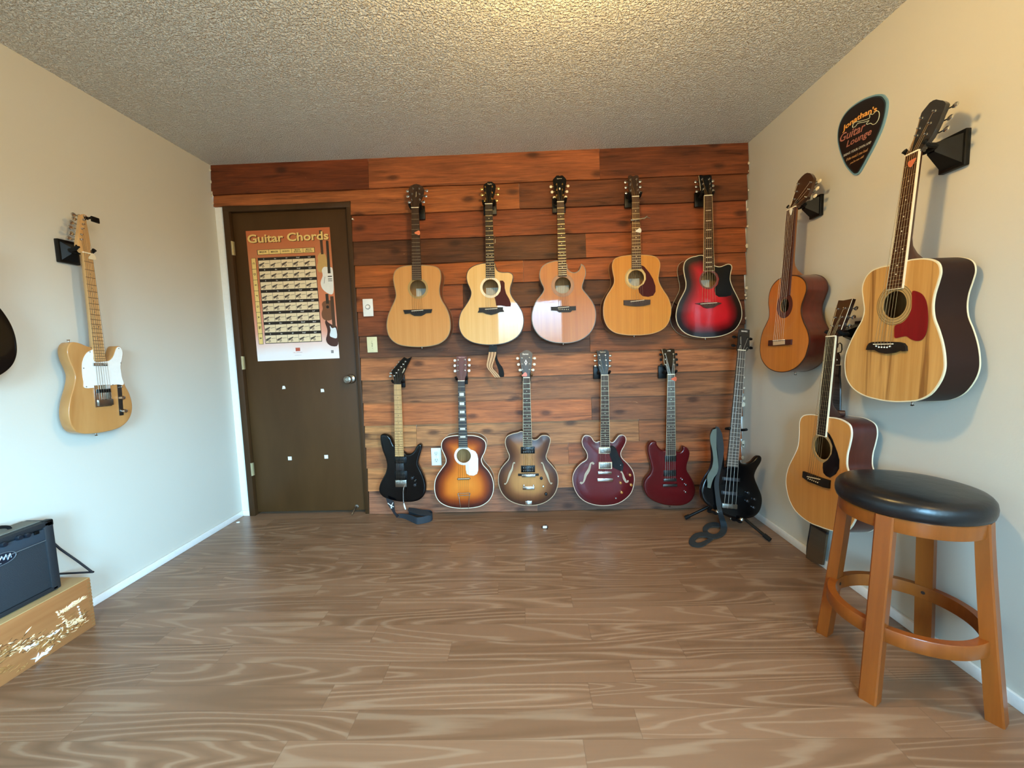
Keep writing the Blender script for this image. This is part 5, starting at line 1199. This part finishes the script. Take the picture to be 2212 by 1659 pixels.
ribbon('black_backing', [(w2(a_, .115), w2(c_, .115)) for a_, c_ in [((1125,400),(1160,400)),((1090,620),(1185,620)),((1120,800),(1272,830)),((1180,950),(1372,960)),((1225,1100),(1430,1100)),((1240,1250),(1456,1250)),((1280,1380),(1445,1365))]], .0025, M_RUB, s2)
# ------------------------------------------------------------------ bar stool
scx, scy = 1.243, 1.33
stl = empty('bar_stool', loc=(scx, scy, 0)); tag(stl, 'round honey wood bar stool with black padded leather seat in the right foreground', 'stool')
M_OAK = wood('honey_wood', '#763a0f', '#8f4b17', .36, .2, 26, .5, 'z'); M_SEAT = NT('black_vinyl')
M_SEAT.base(M_SEAT.mix(M_SEAT.noise(M_SEAT.coords(), 6, 3), (.004, .004, .005, 1), (.008, .008, .009, 1))); M_SEAT.set(Roughness=.30, Specular_IOR_Level=.4)
M_SEAT.bump(M_SEAT.noise(M_SEAT.coords(), 16, 4, .6), .22, .006)
prof = [(.150, .583), (.178, .584), (.187, .590), (.1905, .602), (.191, .615), (.188, .630), (.182, .6385), (.1805, .6395), (.176, .6435), (.160, .648), (.12, .6515), (.06, .653), (.0008, .6535)]
MB().lathe(prof, (0, 0, 0), (0, 0, 1), 96).build('seat_cushion', M_SEAT.m, stl, angle=1.2)
b = MB(); R0, R1 = .150, .178
b.lathe([(R0, .540), (R1-.001, .540), (R1, .543), (R1+.002, .581), (R1, .584), (R0, .584), (R0, .540)], (0, 0, 0), (0, 0, 1), 72); b.build('seat_apron', M_OAK, stl)
MB().lathe([(.0008, .56), (.152, .56), (.152, .584), (.0008, .584)], (0, 0, 0), (0, 0, 1), 48).build('seat_board', M_OAK, stl)
for k in range(4):
    a = math.radians(30.5+90*k); ca, sa = math.cos(a), math.sin(a)
    b = MB(); secs = []
    N = 12
    for i in range(N+1):
        z = .585*(1-i/N); rr = .167+.053*(1-z/.585)**1.15
        wd = .023; dp = .0165+.003*(1-z/.585)
        cxr = rr
        ring = [(cxr-dp, -wd), (cxr+dp-.004, -wd), (cxr+dp, -wd+.004), (cxr+dp, wd-.004), (cxr+dp-.004, wd), (cxr-dp, wd)]
        secs.append([(x*ca-y*sa, x*sa+y*ca, z) for x, y in ring])
    V = [v for s_ in secs for v in s_]; kk = 6
    b.add(V, [(i*kk+j, i*kk+(j+1) % kk, (i+1)*kk+(j+1) % kk, (i+1)*kk+j) for i in range(N) for j in range(kk)]+[tuple(range(kk)), tuple(N*kk+j for j in range(kk))])
    b.build('leg', M_OAK, stl)
b = MB(); b.lathe([(.176, .196), (.199, .196), (.2005, .199), (.2005, .238), (.199, .241), (.176, .241), (.1755, .238), (.1755, .199), (.176, .196)], (0, 0, 0), (0, 0, 1), 96)
b.v = b.v; b.f = b.f[:-2]; b.mi = b.mi[:-2]; b.build('foot_ring', M_OAK, stl)
for k in range(4):
    a = math.radians(30.5+90*k)
    MB().lathe([(.006, 0), (.0055, .0015), (.0006, .0018)], (.1755*math.cos(a), .1755*math.sin(a), .219), (-math.cos(a), -math.sin(a), 0), 12).build('screw_plug', plain('dark_hole', '#2b1408', .7), stl)
# ------------------------------------------------------------------ crate and amplifier on the left
CH_, CFX, CY1, CY0 = .213, -1.850, 1.612, .92
M_PINE = wood('pine_board', '#925c32', '#a97244', .55, 0, 34, .55, 'y'); 
cr = empty('wooden_crate', loc=(CFX, (CY0+CY1)/2, 0)); tag(cr, 'pine box with finger joints and a splintered front, on the floor under the amplifier', 'wooden box')
hy = (CY1-CY0)/2; dpt = .138
MB().bbox((-.009, 0, CH_/2), (.018, hy*2, CH_), .002).build('front_board', M_PINE, cr)
MB().bbox((-dpt+.007, 0, CH_/2), (.014, hy*2, CH_), .002).build('back_board', M_PINE, cr)
for s_ in (-1, 1): MB().bbox((-dpt/2, s_*(hy-.008), CH_/2), (dpt-.034, .016, CH_), .002).build('end_board', M_PINE, cr)
MB().bbox((-dpt/2, 0, CH_-.004), (dpt-.001, hy*2-.001, .012), .002).build('lid', wood('pale_pine_lid', '#a98858', '#bb9c6c', .55, 0, 34, .5, 'y'), cr)
b = MB()
for k in range(14):
    z = .012+k*.0145; b.box((.0004, hy-.0075, z), (.0012, .014, .0062))
b.build('finger_joints', wood('end_grain', '#80562e', '#94683c', .7, 0, 60, .5), cr, smooth=False)
A_ = (0, 1080, 4.146)
ap = lambda pt, x=CFX: hit(*cpx(A_, pt), (x, 0, 0), (1, 0, 0))
rnd = random.Random(11)
M_SPL = [wood('splinter_pale', '#d9b486', '#ecd0a6', .7, 0, 60), wood('splinter_brown', '#8d6034', '#a8753f', .8, 0, 60), plain('splinter_white', '#e6e0d6', .6), wood('splinter_dark', '#4a2d16', '#6b4524', .9, 0, 60)]
def chip(name, cpts, m_, th, cnt=9, spread=(26, 12)):
    b = MB(); 
    for k in range(cnt):
        t_ = rnd.random()*(len(cpts)-1); i_ = int(t_); f_ = t_-i_
        c0 = (cpts[i_][0]+(cpts[i_+1][0]-cpts[i_][0])*f_+rnd.gauss(0, 1)*4, cpts[i_][1]+(cpts[i_+1][1]-cpts[i_][1])*f_+rnd.gauss(0, 1)*spread[1]*.6)
        p0_ = ap(c0); ln = (.006+rnd.random()*.022)*spread[0]/26; wd = .0012+rnd.random()*.0042; an = math.radians(5+rnd.gauss(0, 22))
        y_, z_ = p0_.y-cr.location.y, p0_.z
        if abs(y_) > hy-.03 or z_ > CH_-.02 or z_ < .015: continue
        d1 = Vector((0, math.cos(an), math.sin(an))); d2 = Vector((0, -math.sin(an), math.cos(an))); c_ = Vector((0, y_, z_))
        j_ = lambda: .6+rnd.random()*.7
        V = [c_-d1*ln*j_(), c_-d1*ln*.3-d2*wd*j_(), c_+d1*ln*.4-d2*wd*j_(), c_+d1*ln*j_(), c_+d1*ln*.3+d2*wd*j_(), c_-d1*ln*.4+d2*wd*j_()]
        V = [v+Vector((-.002, 0, 0)) for v in V]+[c_+Vector((th*j_(), 0, 0))+d2*wd*.3, c_+Vector((th*.8*j_(), 0, 0))+d1*ln*.4]
        b.add(V, [(0, 1, 6), (1, 2, 7, 6), (2, 3, 7), (3, 4, 7), (4, 5, 6, 7), (5, 0, 6)])
    return b.build(name, m_, cr, smooth=False)
mainline = [(-60,1400),(0,1380),(120,1330),(260,1290),(400,1270),(500,1220),(600,1160),(700,1090),(780,1010)]
chip('splinters', mainline, M_SPL[3], .001, 260, (34, 55))
chip('splinters', mainline, M_SPL[1], .003, 240, (26, 62))
chip('splinters', [(560,1000),(640,950),(700,905),(775,860)], M_SPL[0], .004, 60, (30, 12))
chip('splinters', [(500,1000),(560,1060),(600,1110)], M_SPL[0], .004, 22, (14, 12))
chip('splinters', [(600,1130),(680,1090),(740,1060)], M_SPL[0], .004, 60, (14, 25))
chip('splinters', [(700,960),(715,1010),(720,1060)], M_SPL[2], .004, 14, (8, 8))
chip('splinters', [(430,1220),(490,1190),(550,1140)], M_SPL[2], .004, 18, (16, 8))
chip('splinters', [(220,1330),(270,1310),(330,1290)], M_SPL[2], .004, 20, (20, 12))
chip('splinters', [(330,1420),(390,1390),(450,1350)], M_SPL[2], .005, 40, (26, 14))
chip('splinters', mainline, M_SPL[0], .004, 90, (20, 66))
chip('splinters', [(-30,1540),(100,1510),(260,1500)], M_SPL[1], .003, 40, (22, 24))
M_TLX = plain('black_vinyl_cover', '#1c2024', .55, bump=.4); M_GRL = plain('grille_cloth', '#22272c', .8, bump=.6)
az0 = CH_+.004; AX = -1.885; ay1, ay0 = 1.536, 1.12; ah = .285
am = empty('guitar_amplifier', loc=(AX, (ay0+ay1)/2, az0)); tag(am, 'small black practice amplifier with oval badge standing on the pine box', 'amplifier')
aw = (ay1-ay0); Ydim = aw/2; dp = .103
MB().bbox((-dp/2-.004, 0, ah/2), (dp-.008, aw, ah), .010).build('cabinet', M_TLX, am)
b = MB()
b.bbox((-.004, Ydim-.017, ah/2), (.014, .034, ah-.004), .006); b.bbox((-.004, -Ydim+.017, ah/2), (.014, .034, ah-.004), .006)
b.bbox((-.004, 0, .010), (.014, aw-.02, .018), .005); b.bbox((-.004, 0, ah-.012), (.014, aw-.02, .022), .006); b.build('front_frame', M_TLX, am)
MB().bbox((-.004, 0, ah*.40), (.004, aw-.066, ah*.66), .001).build('grille', M_GRL, am)
cpn = MB().bbox((-.002, 0, ah*.83), (.006, aw-.066, ah*.15), .001).build('control_panel', plain('panel_blue_grey', '#3b4650', .4, .3), am)
MB().bbox((.001, 0, ah*.745), (.004, aw-.066, .004), .001).build('trim_strip', plain('silver_trim', '#8c979e', .35, .7), am)
kb = lambda pt: ap(pt, AX)-am.location
for pt in ((15,400), (155,338), (225,318)):
    p_ = kb(pt); b = MB(); b.lathe([(.010, 0), (.009, .010), (.0075, .014), (.0006, .0145)], (.001, p_.y, p_.z), (1, 0, 0), 16); b.build('knob', plain('blue_black_knob', '#141a22', .3), am)
p_ = kb((318,295)); MB().bbox((.003, p_.y, p_.z), (.008, .014, .012), .001).build('power_switch', M_BLK, am)
oc_ = kb((5,535)); b = MB()
ov = [(.003, oc_.y+.043*math.cos(t_), oc_.z+.021*math.sin(t_)) for t_ in [math.pi*2*i/40 for i in range(41)]]
b.tube(ov, .0014, 6); bd_ = b.build('badge_ring', plain('silver_trim', '#8c979e', .35, .7), am)
MB().prism([(y_, z_) for _, y_, z_ in ov[:-1]], -.0005, .001, M=Matrix(((0, 0, 1, .001), (1, 0, 0, 0), (0, 1, 0, 0), (0, 0, 0, 1)))).build('badge', plain('badge_navy', '#151b26', .35), am)
b = MB(); sq = lambda pts, r_: b.tube([Vector((.0035, oc_.y+y_, oc_.z+z_)) for y_, z_ in pts], r_, 6)
sq([(-.030,-.010),(-.018,.011),(-.010,-.008),(.002,.011),(.006,-.004)], .0018); sq([(.006,-.004),(.014,.012),(.017,-.009),(.026,.010),(.028,-.006)], .0018); sq([(-.030,-.012),(-.002,-.013)], .0013)
b.build('badge_lettering', plain('silver_letters', '#aab4ba', .3, .5), am)
q = smooth_line([(-.055, -.16, ah+.002), (-.055, -.145, ah+.018), (-.055, -.10, ah+.024), (-.055, .06, ah+.024), (-.055, .105, ah+.014), (-.055, .115, ah+.002)], 4)
MB().tube(q, .006, 10).build('carry_handle', M_RUB, am)
for s_ in (-1, 1): MB().bbox((-.012, s_*(Ydim-.012), ah-.012), (.030, .028, .028), .006).build('corner_cap', M_BLK, am)
MB().bbox((-dp/2-.006, 0, ah+.001), (dp-.03, aw-.05, .003), .001).build('top_panel', plain('dusty_grey_vinyl', '#6d6c62', .8), am)
# cord from the back of the amplifier bending over the box
A2 = lambda pt, x: hit(*cpx(A_, pt), (x, 0, 0), (1, 0, 0))
c0_, c1_, c2_, c3_ = A2((450,360), -1.94), A2((540,440), -1.925), A2((835,642), -1.888), A2((505,664), -1.93)
c2_ = hit(*cpx(A_, (835,645)), (0, 0, CH_+.006), (0, 0, 1)); c3_ = hit(*cpx(A_, (515,662)), (0, 0, CH_+.006), (0, 0, 1))
b = MB(); b.tube([c0_, c1_, c1_.lerp(c2_, .5), c2_-Vector((0, .004, -.002)), c2_, c2_.lerp(c3_, .1), c2_.lerp(c3_, .6), c3_], .0042, 8)
b.v = [tuple(Vector(v)-am.location) for v in b.v]; b.build('power_cord', plain('cord_rubber', '#1b1b1e', .35), am)
# ------------------------------------------------------------------ plates on the plank wall
PY = YB-.030
def wp(px, py, off=0): return hit(px, py, (0, PY-off, 0), (0, 1, 0))
def wplate(name, label, cat, a_, c_, mat):
    p, q = wp(*a_), wp(*c_); o = empty(name, loc=((p.x+q.x)/2, PY, (p.z+q.z)/2)); tag(o, label, cat)
    w_, h_ = abs(p.x-q.x), abs(p.z-q.z)
    MB().bbox((0, .002, 0), (w_, .008, h_), .002).build('cover_plate', mat, o); return o, w_, h_
o, w_, h_ = wplate('dimmer_switch', 'white dimmer switch plate with round dial beside the door', 'light switch', (783,646), (807,683), M_WHT)
b = MB(); b.lathe([(.0165, 0), (.0165, .002), (.0145, .0025), (.0145, .001)], (0, -.002, .004), (0, -1, 0), 28); b.build('dial_ring', plain('grey_ring', '#8e8a84', .5), o)
MB().lathe([(.0125, 0), (.0115, .010), (.010, .012), (.0006, .0122)], (0, -.002, .004), (0, -1, 0), 28).build('dial_knob', M_WHT, o)
o, w_, h_ = wplate('cable_plate', 'cream wall plate with dark scrawl marks below the dimmer switch', 'wall plate', (792,728), (816,761), plain('aged_cream', '#d8cfa4', .5))
b = MB()
for pts in ([(-.004,.012),(.004,.008),(-.002,.004),(.005,.001)], [(.004,-.002),(-.003,-.006),(.003,-.010),(-.003,-.014)], [(.0,.024),(.001,.021)], [(.0,-.026),(.001,-.023)]): b.tube([(x_, -.0025, z_) for x_, z_ in pts], .0012, 6)
b.build('scrawl_marks', plain('dark_ink', '#2e2a1e', .7), o)
o, w_, h_ = wplate('power_outlet', 'white double power outlet low on the plank wall between two guitars', 'outlet', (931,968), (954,1005), M_WHT)
for s_ in (-1, 1):
    zc = s_*.0235
    rc = MB().prism(smooth_loop([(-.015, -.006), (-.015, .006), (-.008, .015), (.008, .015), (.015, .006), (.015, -.006), (.008, -.015), (-.008, -.015)], 3)[::-1], 0, .0025, M=frame((0, -.0025, zc), (1, 0, 0), (0, 0, 1), (0, -1, 0))).build('receptacle', plain('outlet_grey_white', '#d4d2cb', .4), o)
    b = MB(); b.box((-.006, -.0052, zc+.003), (.0022, .001, .009)); b.box((.006, -.0052, zc+.003), (.0022, .001, .007)); b.lathe([(.0026, 0), (.0026, .001)], (0, -.0048, zc-.008), (0, -1, 0), 10)
    b.build('slots', M_BLK, rc, smooth=False)
MB().lathe([(.0025, 0), (.0006, .0014)], (0, -.0025, 0), (0, -1, 0), 10).build('screw', M_NKL, o)
p_ = wp(763, 474); nl_ = MB().lathe([(.0025, -.01), (.0025, .010), (.0055, .0105), (.005, .0125), (.0006, .013)], p_, (0, -1, 0), 12).build('nail', M_WHT)
tag(nl_, 'white nail head in the planks by the top right corner of the door', 'nail')
# ------------------------------------------------------------------ chord poster on the door
PP = [hit(*q, (0, DY-.001, 0), (0, 1, 0)) for q in ((532.2,498.8), (711.6,491.2), (734,773.3), (556,781))]
ptl, pw, ph = PP[0], ((PP[1]-PP[0]).length+(PP[2]-PP[3]).length)/2, ((PP[3]-PP[0]).length+(PP[2]-PP[1]).length)/2
pr = (PP[1]-PP[0]+PP[2]-PP[3]).normalized(); pr.y = 0; pr.normalize(); pu = Vector((0, 0, 1)); pu = (pu-pr*pu.dot(pr)).normalized()
pc = sum(PP, Vector())/4
PM = frame((pc.x, DY-.0016, pc.z), pr, pu, pr.cross(pu))
po_ = empty('poster', PM); tag(po_, 'orange guitar chord chart poster taped to the dark door', 'poster')
t = NT('poster_print'); tc = t.new('TexCoord'); sp_ = t.new('SeparateXYZ'); t.L(tc.outputs['Object'], sp_.inputs[0])
vv = t.math('ADD', t.math('DIVIDE', sp_.outputs[1], ph), .5); n_ = t.noise(t.coords(), 5, 3)
t.base(t.ramp(t.math('ADD', vv, t.math('MULTIPLY', t.math('SUBTRACT', n_, .5), .10)), [(.05, '#efe6e4'), (.12, '#ecd0c6'), (.22, '#dfa08a'), (.45, '#d07c56'), (.8, '#c0744a'), (1, '#bb6238')])); t.set(Roughness=.35, Specular_IOR_Level=.4)
MB().box((0, 0, 0), (pw, ph, .0012)).build('poster_sheet', t.m, po_, smooth=False)
UV = lambda u_, v_: ((u_-.5)*pw, (.5-v_)*ph)
def prect(b, u0, v0, u1, v1, z=.0008, th=.0003, sh=0):
    p = [UV(u0, v0), UV(u1, v0), UV(u1, v1), UV(u0, v1)]; b.prism(ccw(p), z-.0002, z+th)
M_PY = plain('poster_yellow', '#e9c77a', .4); M_PK = plain('poster_black', '#1c130d', .4); M_PC = plain('poster_cream', '#e8d2ac', .4)
M_PG = plain('poster_grey', '#4c4038', .4); M_PW = plain('poster_white', '#e8e4dc', .4); M_PS = plain('poster_shadow', '#5b2c16', .4)
TT = lambda s_, u_, v_, w_, m_, z=.0012, **k: text(s_, m_, po_, T((*UV(u_, v_), z)), width=w_*pw, depth=.0002, **k)
TT('Guitar Chords', .504, .064, .965, M_PS, .0009, bold=.035, height=.064*ph, name='title_shadow'); TT('Guitar Chords', .496, .060, .965, M_PY, .0014, bold=.022, height=.064*ph, name='title')
hdr = ['MAJOR', 'MINOR', 'SEVENTH', 'MAJOR\nSEVENTH', 'MINOR\nSEVENTH']
u0g, u1g, v0g, v1g = .118, .800, .205, .862; cw = (u1g-u0g)/5; rh = (v1g-v0g)/8
b = MB(); prect(b, u0g-.004, .145, u1g+.004, .183); b.build('header_frame', M_PK, po_, smooth=False)
b = MB()
for i in range(5): prect(b, u0g+i*cw+.003, .1475, u0g+(i+1)*cw-.001, .1805, .0011)
b.build('header_boxes', M_PY, po_, smooth=False)
for i, h_ in enumerate(hdr): TT(h_, u0g+(i+.5)*cw, .164, .085, M_PK, .0015, bold=.02)
b = MB(); prect(b, u0g-.004, v0g, u1g+.004, v1g+.003); b.build('chart_black', M_PK, po_, smooth=False)
b = MB(); bd = MB(); bh = MB(); rnd = random.Random(2)
for r_ in range(8):
    for i in range(5):
        ua, va = u0g+i*cw+.002, v0g+r_*rh+.021; ub, vb = u0g+(i+1)*cw-.002, v0g+(r_+1)*rh-.002
        prect(b, ua, va, ub, vb, .0011)
        j1, j2 = rnd.random()*.12, rnd.random()*.1
        f = lambda x_, y_: UV(ua+(ub-ua)*x_, va+(vb-va)*y_)
        bd.prism(ccw([f(.03, .60-j1), f(.48, .36-j1), f(.54, .46-j1), f(.06, .82)]), .0013, .0015)
        for q_ in range(3): bd.prism(ccw([f(.24+q_*.07, .66-q_*.05), f(.28+q_*.07, .64-q_*.05), f(.27+q_*.07+j2, .93-q_*.04), f(.23+q_*.07+j2, .93-q_*.04)]), .0013, .0015)
        bd.prism(ccw([f(.56, .40), f(.96, .30+j2), f(.96, .34+j2), f(.57, .45)]), .0013, .0015)
        bh.prism(ccw(smooth_loop([f(.10, .72), f(.28, .62), f(.48, .52+j1), f(.62, .34), f(.80, .28), f(.97, .38), f(.96, .60), f(.75, .66), f(.58, .80), f(.44, .95), f(.26, .93)], 2)), .00115, .00135)
for q_, k_ in ((bd, 1), (bh, 2)):
    b.cur = k_; b.add(q_.v, q_.f)
b.build('chord_cells', [M_PC, M_PG, plain('poster_hand', '#b8a184', .4)], po_, smooth=False)
roots = ['C', 'D', 'E', 'F', 'G', 'A', 'Bb', 'B']
for r_, n_ in enumerate(roots):
    for i, sf in enumerate(['', 'm', '7', 'maj7', 'm7']):
        text(n_+sf, M_PW, po_, T((*UV(u0g+(i+.5)*cw, v0g+r_*rh+.0105), .0013)), height=.0068+(.0018 if 'j' in sf else 0), depth=.0002, bold=.02)
b = MB(); prect(b, .033, v0g, .090, v1g+.006); b.build('label_frame', M_PK, po_, smooth=False)
b = MB()
for r_ in range(8): prect(b, .037, v0g+r_*(rh+.0006)+.002, .086, v0g+(r_+1)*(rh+.0006)-.001, .0011)
b.build('label_boxes', M_PY, po_, smooth=False)
for r_, n_ in enumerate(roots): text(n_, M_PK, po_, T((*UV(.062, v0g+(r_+.5)*rh), .0014)) @ Matrix.Rotation(-math.pi/2, 4, 'Z'), height=.014, depth=.0002, bold=.02)
def pg(body, m_, z, nk=None, nm_=None, gname='pictured_guitar'):
    b = MB(); b.prism(ccw(smooth_loop([UV(min(u_, .999), v_) for u_, v_ in body], 3)), z-.0003, z); b.build(gname, m_, po_, smooth=False)
    if nk:
        b = MB(); b.prism(ccw([UV(*q) for q in nk]), z, z+.0003); b.build('pictured_neck', nm_ or M_PK, po_, smooth=False)
pg([(.86,.19),(.83,.22),(.835,.25),(.815,.29),(.83,.33),(.88,.335),(.93,.32),(.94,.27),(.93,.21),(.90,.19)], plain('print_gold', '#c39a5a', .4), .0012, [(.872,.02),(.905,.02),(.905,.20),(.875,.20)], plain('print_brown', '#4b3320', .4))
pg([(.90,.295),(.87,.32),(.875,.36),(.845,.41),(.86,.46),(.93,.50),(.985,.495),(.998,.40),(.998,.31),(.96,.30)], M_PW, .0018, [(.945,.10),(.975,.10),(.972,.345),(.938,.345)], plain('print_dark', '#33281c', .4))
b = MB(); prect(b, .935, .365, .985, .372, .002); prect(b, .935, .385, .985, .390, .002); prect(b, .935, .400, .985, .404, .002); b.tube([(*UV(.90, .37), .002), (*UV(.893, .39), .002), (*UV(.885, .42), .002)], .0012, 5); b.build('pictured_hardware', M_PK, po_, smooth=False)
pg([(.87,.555),(.84,.575),(.845,.61),(.825,.65),(.84,.69),(.90,.705),(.96,.69),(.985,.65),(.965,.61),(.965,.57),(.94,.55)], plain('print_brown2', '#73492e', .4), .0018, [(.89,.50),(.925,.50),(.925,.575),(.89,.575)], plain('print_dark', '#33281c', .4))
b = MB(); b.prism(circ(*UV(.905,.60), .010, 16), .0018, .0021); b.build('pictured_soundhole', M_PK, po_, smooth=False)
pg([(.875,.70),(.86,.72),(.88,.77),(.875,.81),(.855,.85),(.875,.885),(.93,.905),(.998,.89),(.998,.76),(.96,.745),(.90,.72)], plain('print_burst', '#43231a', .4), .0022, [(.945,.52),(.985,.52),(.985,.76),(.945,.76)], plain('print_brown', '#4b3320', .4))
b = MB(); b.prism(ccw(smooth_loop([UV(*q) for q in ((.915,.745),(.94,.765),(.985,.765),(.99,.84),(.93,.835),(.905,.82),(.92,.78))], 3)), .0022, .0026); b.build('pictured_pickguard', plain('print_pale_blue', '#dfe6ea', .4), po_, smooth=False)
b = MB(); prect(b, .475, .905, .53, .932); b.build('publisher_mark', plain('print_red', '#b5563f', .4), po_, smooth=False)
TT('HAL LEONARD', .50, .943, .11, plain('print_pink', '#b98a80', .4), .0011); TT('www.halleonard.com', .50, .963, .08, plain('print_grey', '#8b827e', .4), .0011)
b = MB()
for k in range(7): prect(b, .905+k*.0045, .935, .9075+k*.0045, .958)
b.build('barcode', M_PK, po_, smooth=False)
# ------------------------------------------------------------------ pick-shaped sign on the right wall
SG = (1780, 180, 7.539)
sgp = lambda pt: hit(*cpx(SG, pt), (XR-.008, 0, 0), RWn)
outl = [(880,175),(800,190),(640,250),(480,350),(360,460),(270,600),(225,740),(212,880),(225,1010),(265,1160),(330,1320),(400,1420),(460,1480),(500,1495),(560,1470),(640,1340),(720,1190),(800,1040),(880,870),(950,700),(1000,520),(1022,380),(1020,280),(980,210),(940,180)]
wpts = [sgp(q) for q in outl]; tip = sgp((500,1495)); cen = sum(wpts, Vector())/len(wpts)
sc = Vector((XR-.008, (max(q.y for q in wpts)+min(q.y for q in wpts))/2, (max(q.z for q in wpts)+min(q.z for q in wpts))/2))
SM = frame(sc, (0, -1, 0), (0, 0, 1), (-1, 0, 0)); SIv = SM.inverted()
sg = empty('pick_sign', SM); tag(sg, 'black pick-shaped sign with pale blue rim and orange lettering high on the right wall', 'sign')
sl = ccw(smooth_loop([tuple((SIv @ q)[:2]) for q in wpts], 4))
MB().prism(sl, -.008, -.001).build('sign_rim', plain('pale_blue_rim', '#6d93a3', .4), sg)
MB().prism(offset_loop(sl, .006), -.002, .0002).build('sign_band', plain('grey_band', '#20323c', .4), sg)
MB().prism(offset_loop(sl, .0105), -.001, .0008).build('sign_face', plain('sign_black', '#140b0a', .35), sg)
sl2 = lambda pt: tuple((SIv @ sgp(pt))[:2])
def sgtext(s_, a_, c_, h_, m_, **k):
    p, q = sl2(a_), sl2(c_); d = (q[0]-p[0], q[1]-p[1]); an = math.atan2(d[1], d[0])
    return text(s_, m_, sg, T(((p[0]+q[0])/2, (p[1]+q[1])/2, .0012)) @ Matrix.Rotation(an, 4, 'Z'), width=math.hypot(*d), height=h_, depth=.0004, **k)
sgtext("Jonathan's", (315,715), (872,380), .030, plain('sign_orange', '#f0a850', .4), bold=.02, arc=.010)
sgtext('Guitar', (268,900), (680,690), .034, plain('sign_pink', '#a5685a', .5), bold=.01, shear=.2)
sgtext('Lounge', (370,1010), (780,790), .034, plain('sign_pink', '#a5685a', .5), bold=.01, shear=.2)
sgtext('BRING YOUR OWN AMP', (325,1180), (775,955), .010, plain('sign_grey', '#a8a49c', .5), bold=.02)
sgtext("If the music's too loud", (370,1245), (720,1075), .012, plain('sign_gold', '#b98a58', .5), shear=.3)
sgtext("you're too old!", (425,1310), (655,1190), .012, plain('sign_gold', '#b98a58', .5), shear=.3)
gq = [(470,715),(475,680),(500,640),(540,625),(620,610),(740,570),(750,520),(765,500),(800,505),(850,455),(890,455),(908,500),(895,580),(850,650),(800,670),(765,650),(710,668),(700,650),(740,605),(660,632),(560,650),(520,700),(490,715)]
b = MB(); ql = smooth_loop([sl2(q) for q in gq], 3); b.tube([(x_, y_, .0014) for x_, y_ in ql+[ql[0]]], .0013, 6); b.build('guitar_outline', plain('sign_cream', '#cfd0b4', .4), sg)
# ------------------------------------------------------------------ bits on the floor
DB = (1150, 1120, 36.87)
dbp = hit(1177, 1139, (0, 0, .008), (0, 0, 1))
bt_ = empty('plastic_clip', loc=(dbp.x, dbp.y, 0)); tag(bt_, 'tiny white and dark brown plastic clip lying on the floor near the plank wall', 'clip')
MB().bbox((0, 0, .010), (.026, .012, .014), .003).build('clip_body', M_WHT, bt_)
b = MB(); b.tube([(-.016, 0, .004), (-.015, 0, .016)], .004, 8); b.tube([(.017, 0, .018), (.017, -.004, .006), (.012, -.014, .004)], .0035, 8); b.tube([(.0, .004, .019), (.012, .003, .021)], .003, 8); b.build('clip_ends', plain('dark_brown_plastic', '#2b190e', .5), bt_)
p_ = hit(514.5, 1128, (0, 0, .003), (0, 0, 1)); pc_ = MB().prism([(-.009, -.005), (.004, -.007), (.010, .001), (.003, .007), (-.006, .005)], 0, .006, M=T((p_.x, p_.y, 0))).build('paint_chip', M_WHT, smooth=False)
tag(pc_, 'white crumb of plaster on the floor near the left corner', 'debris')
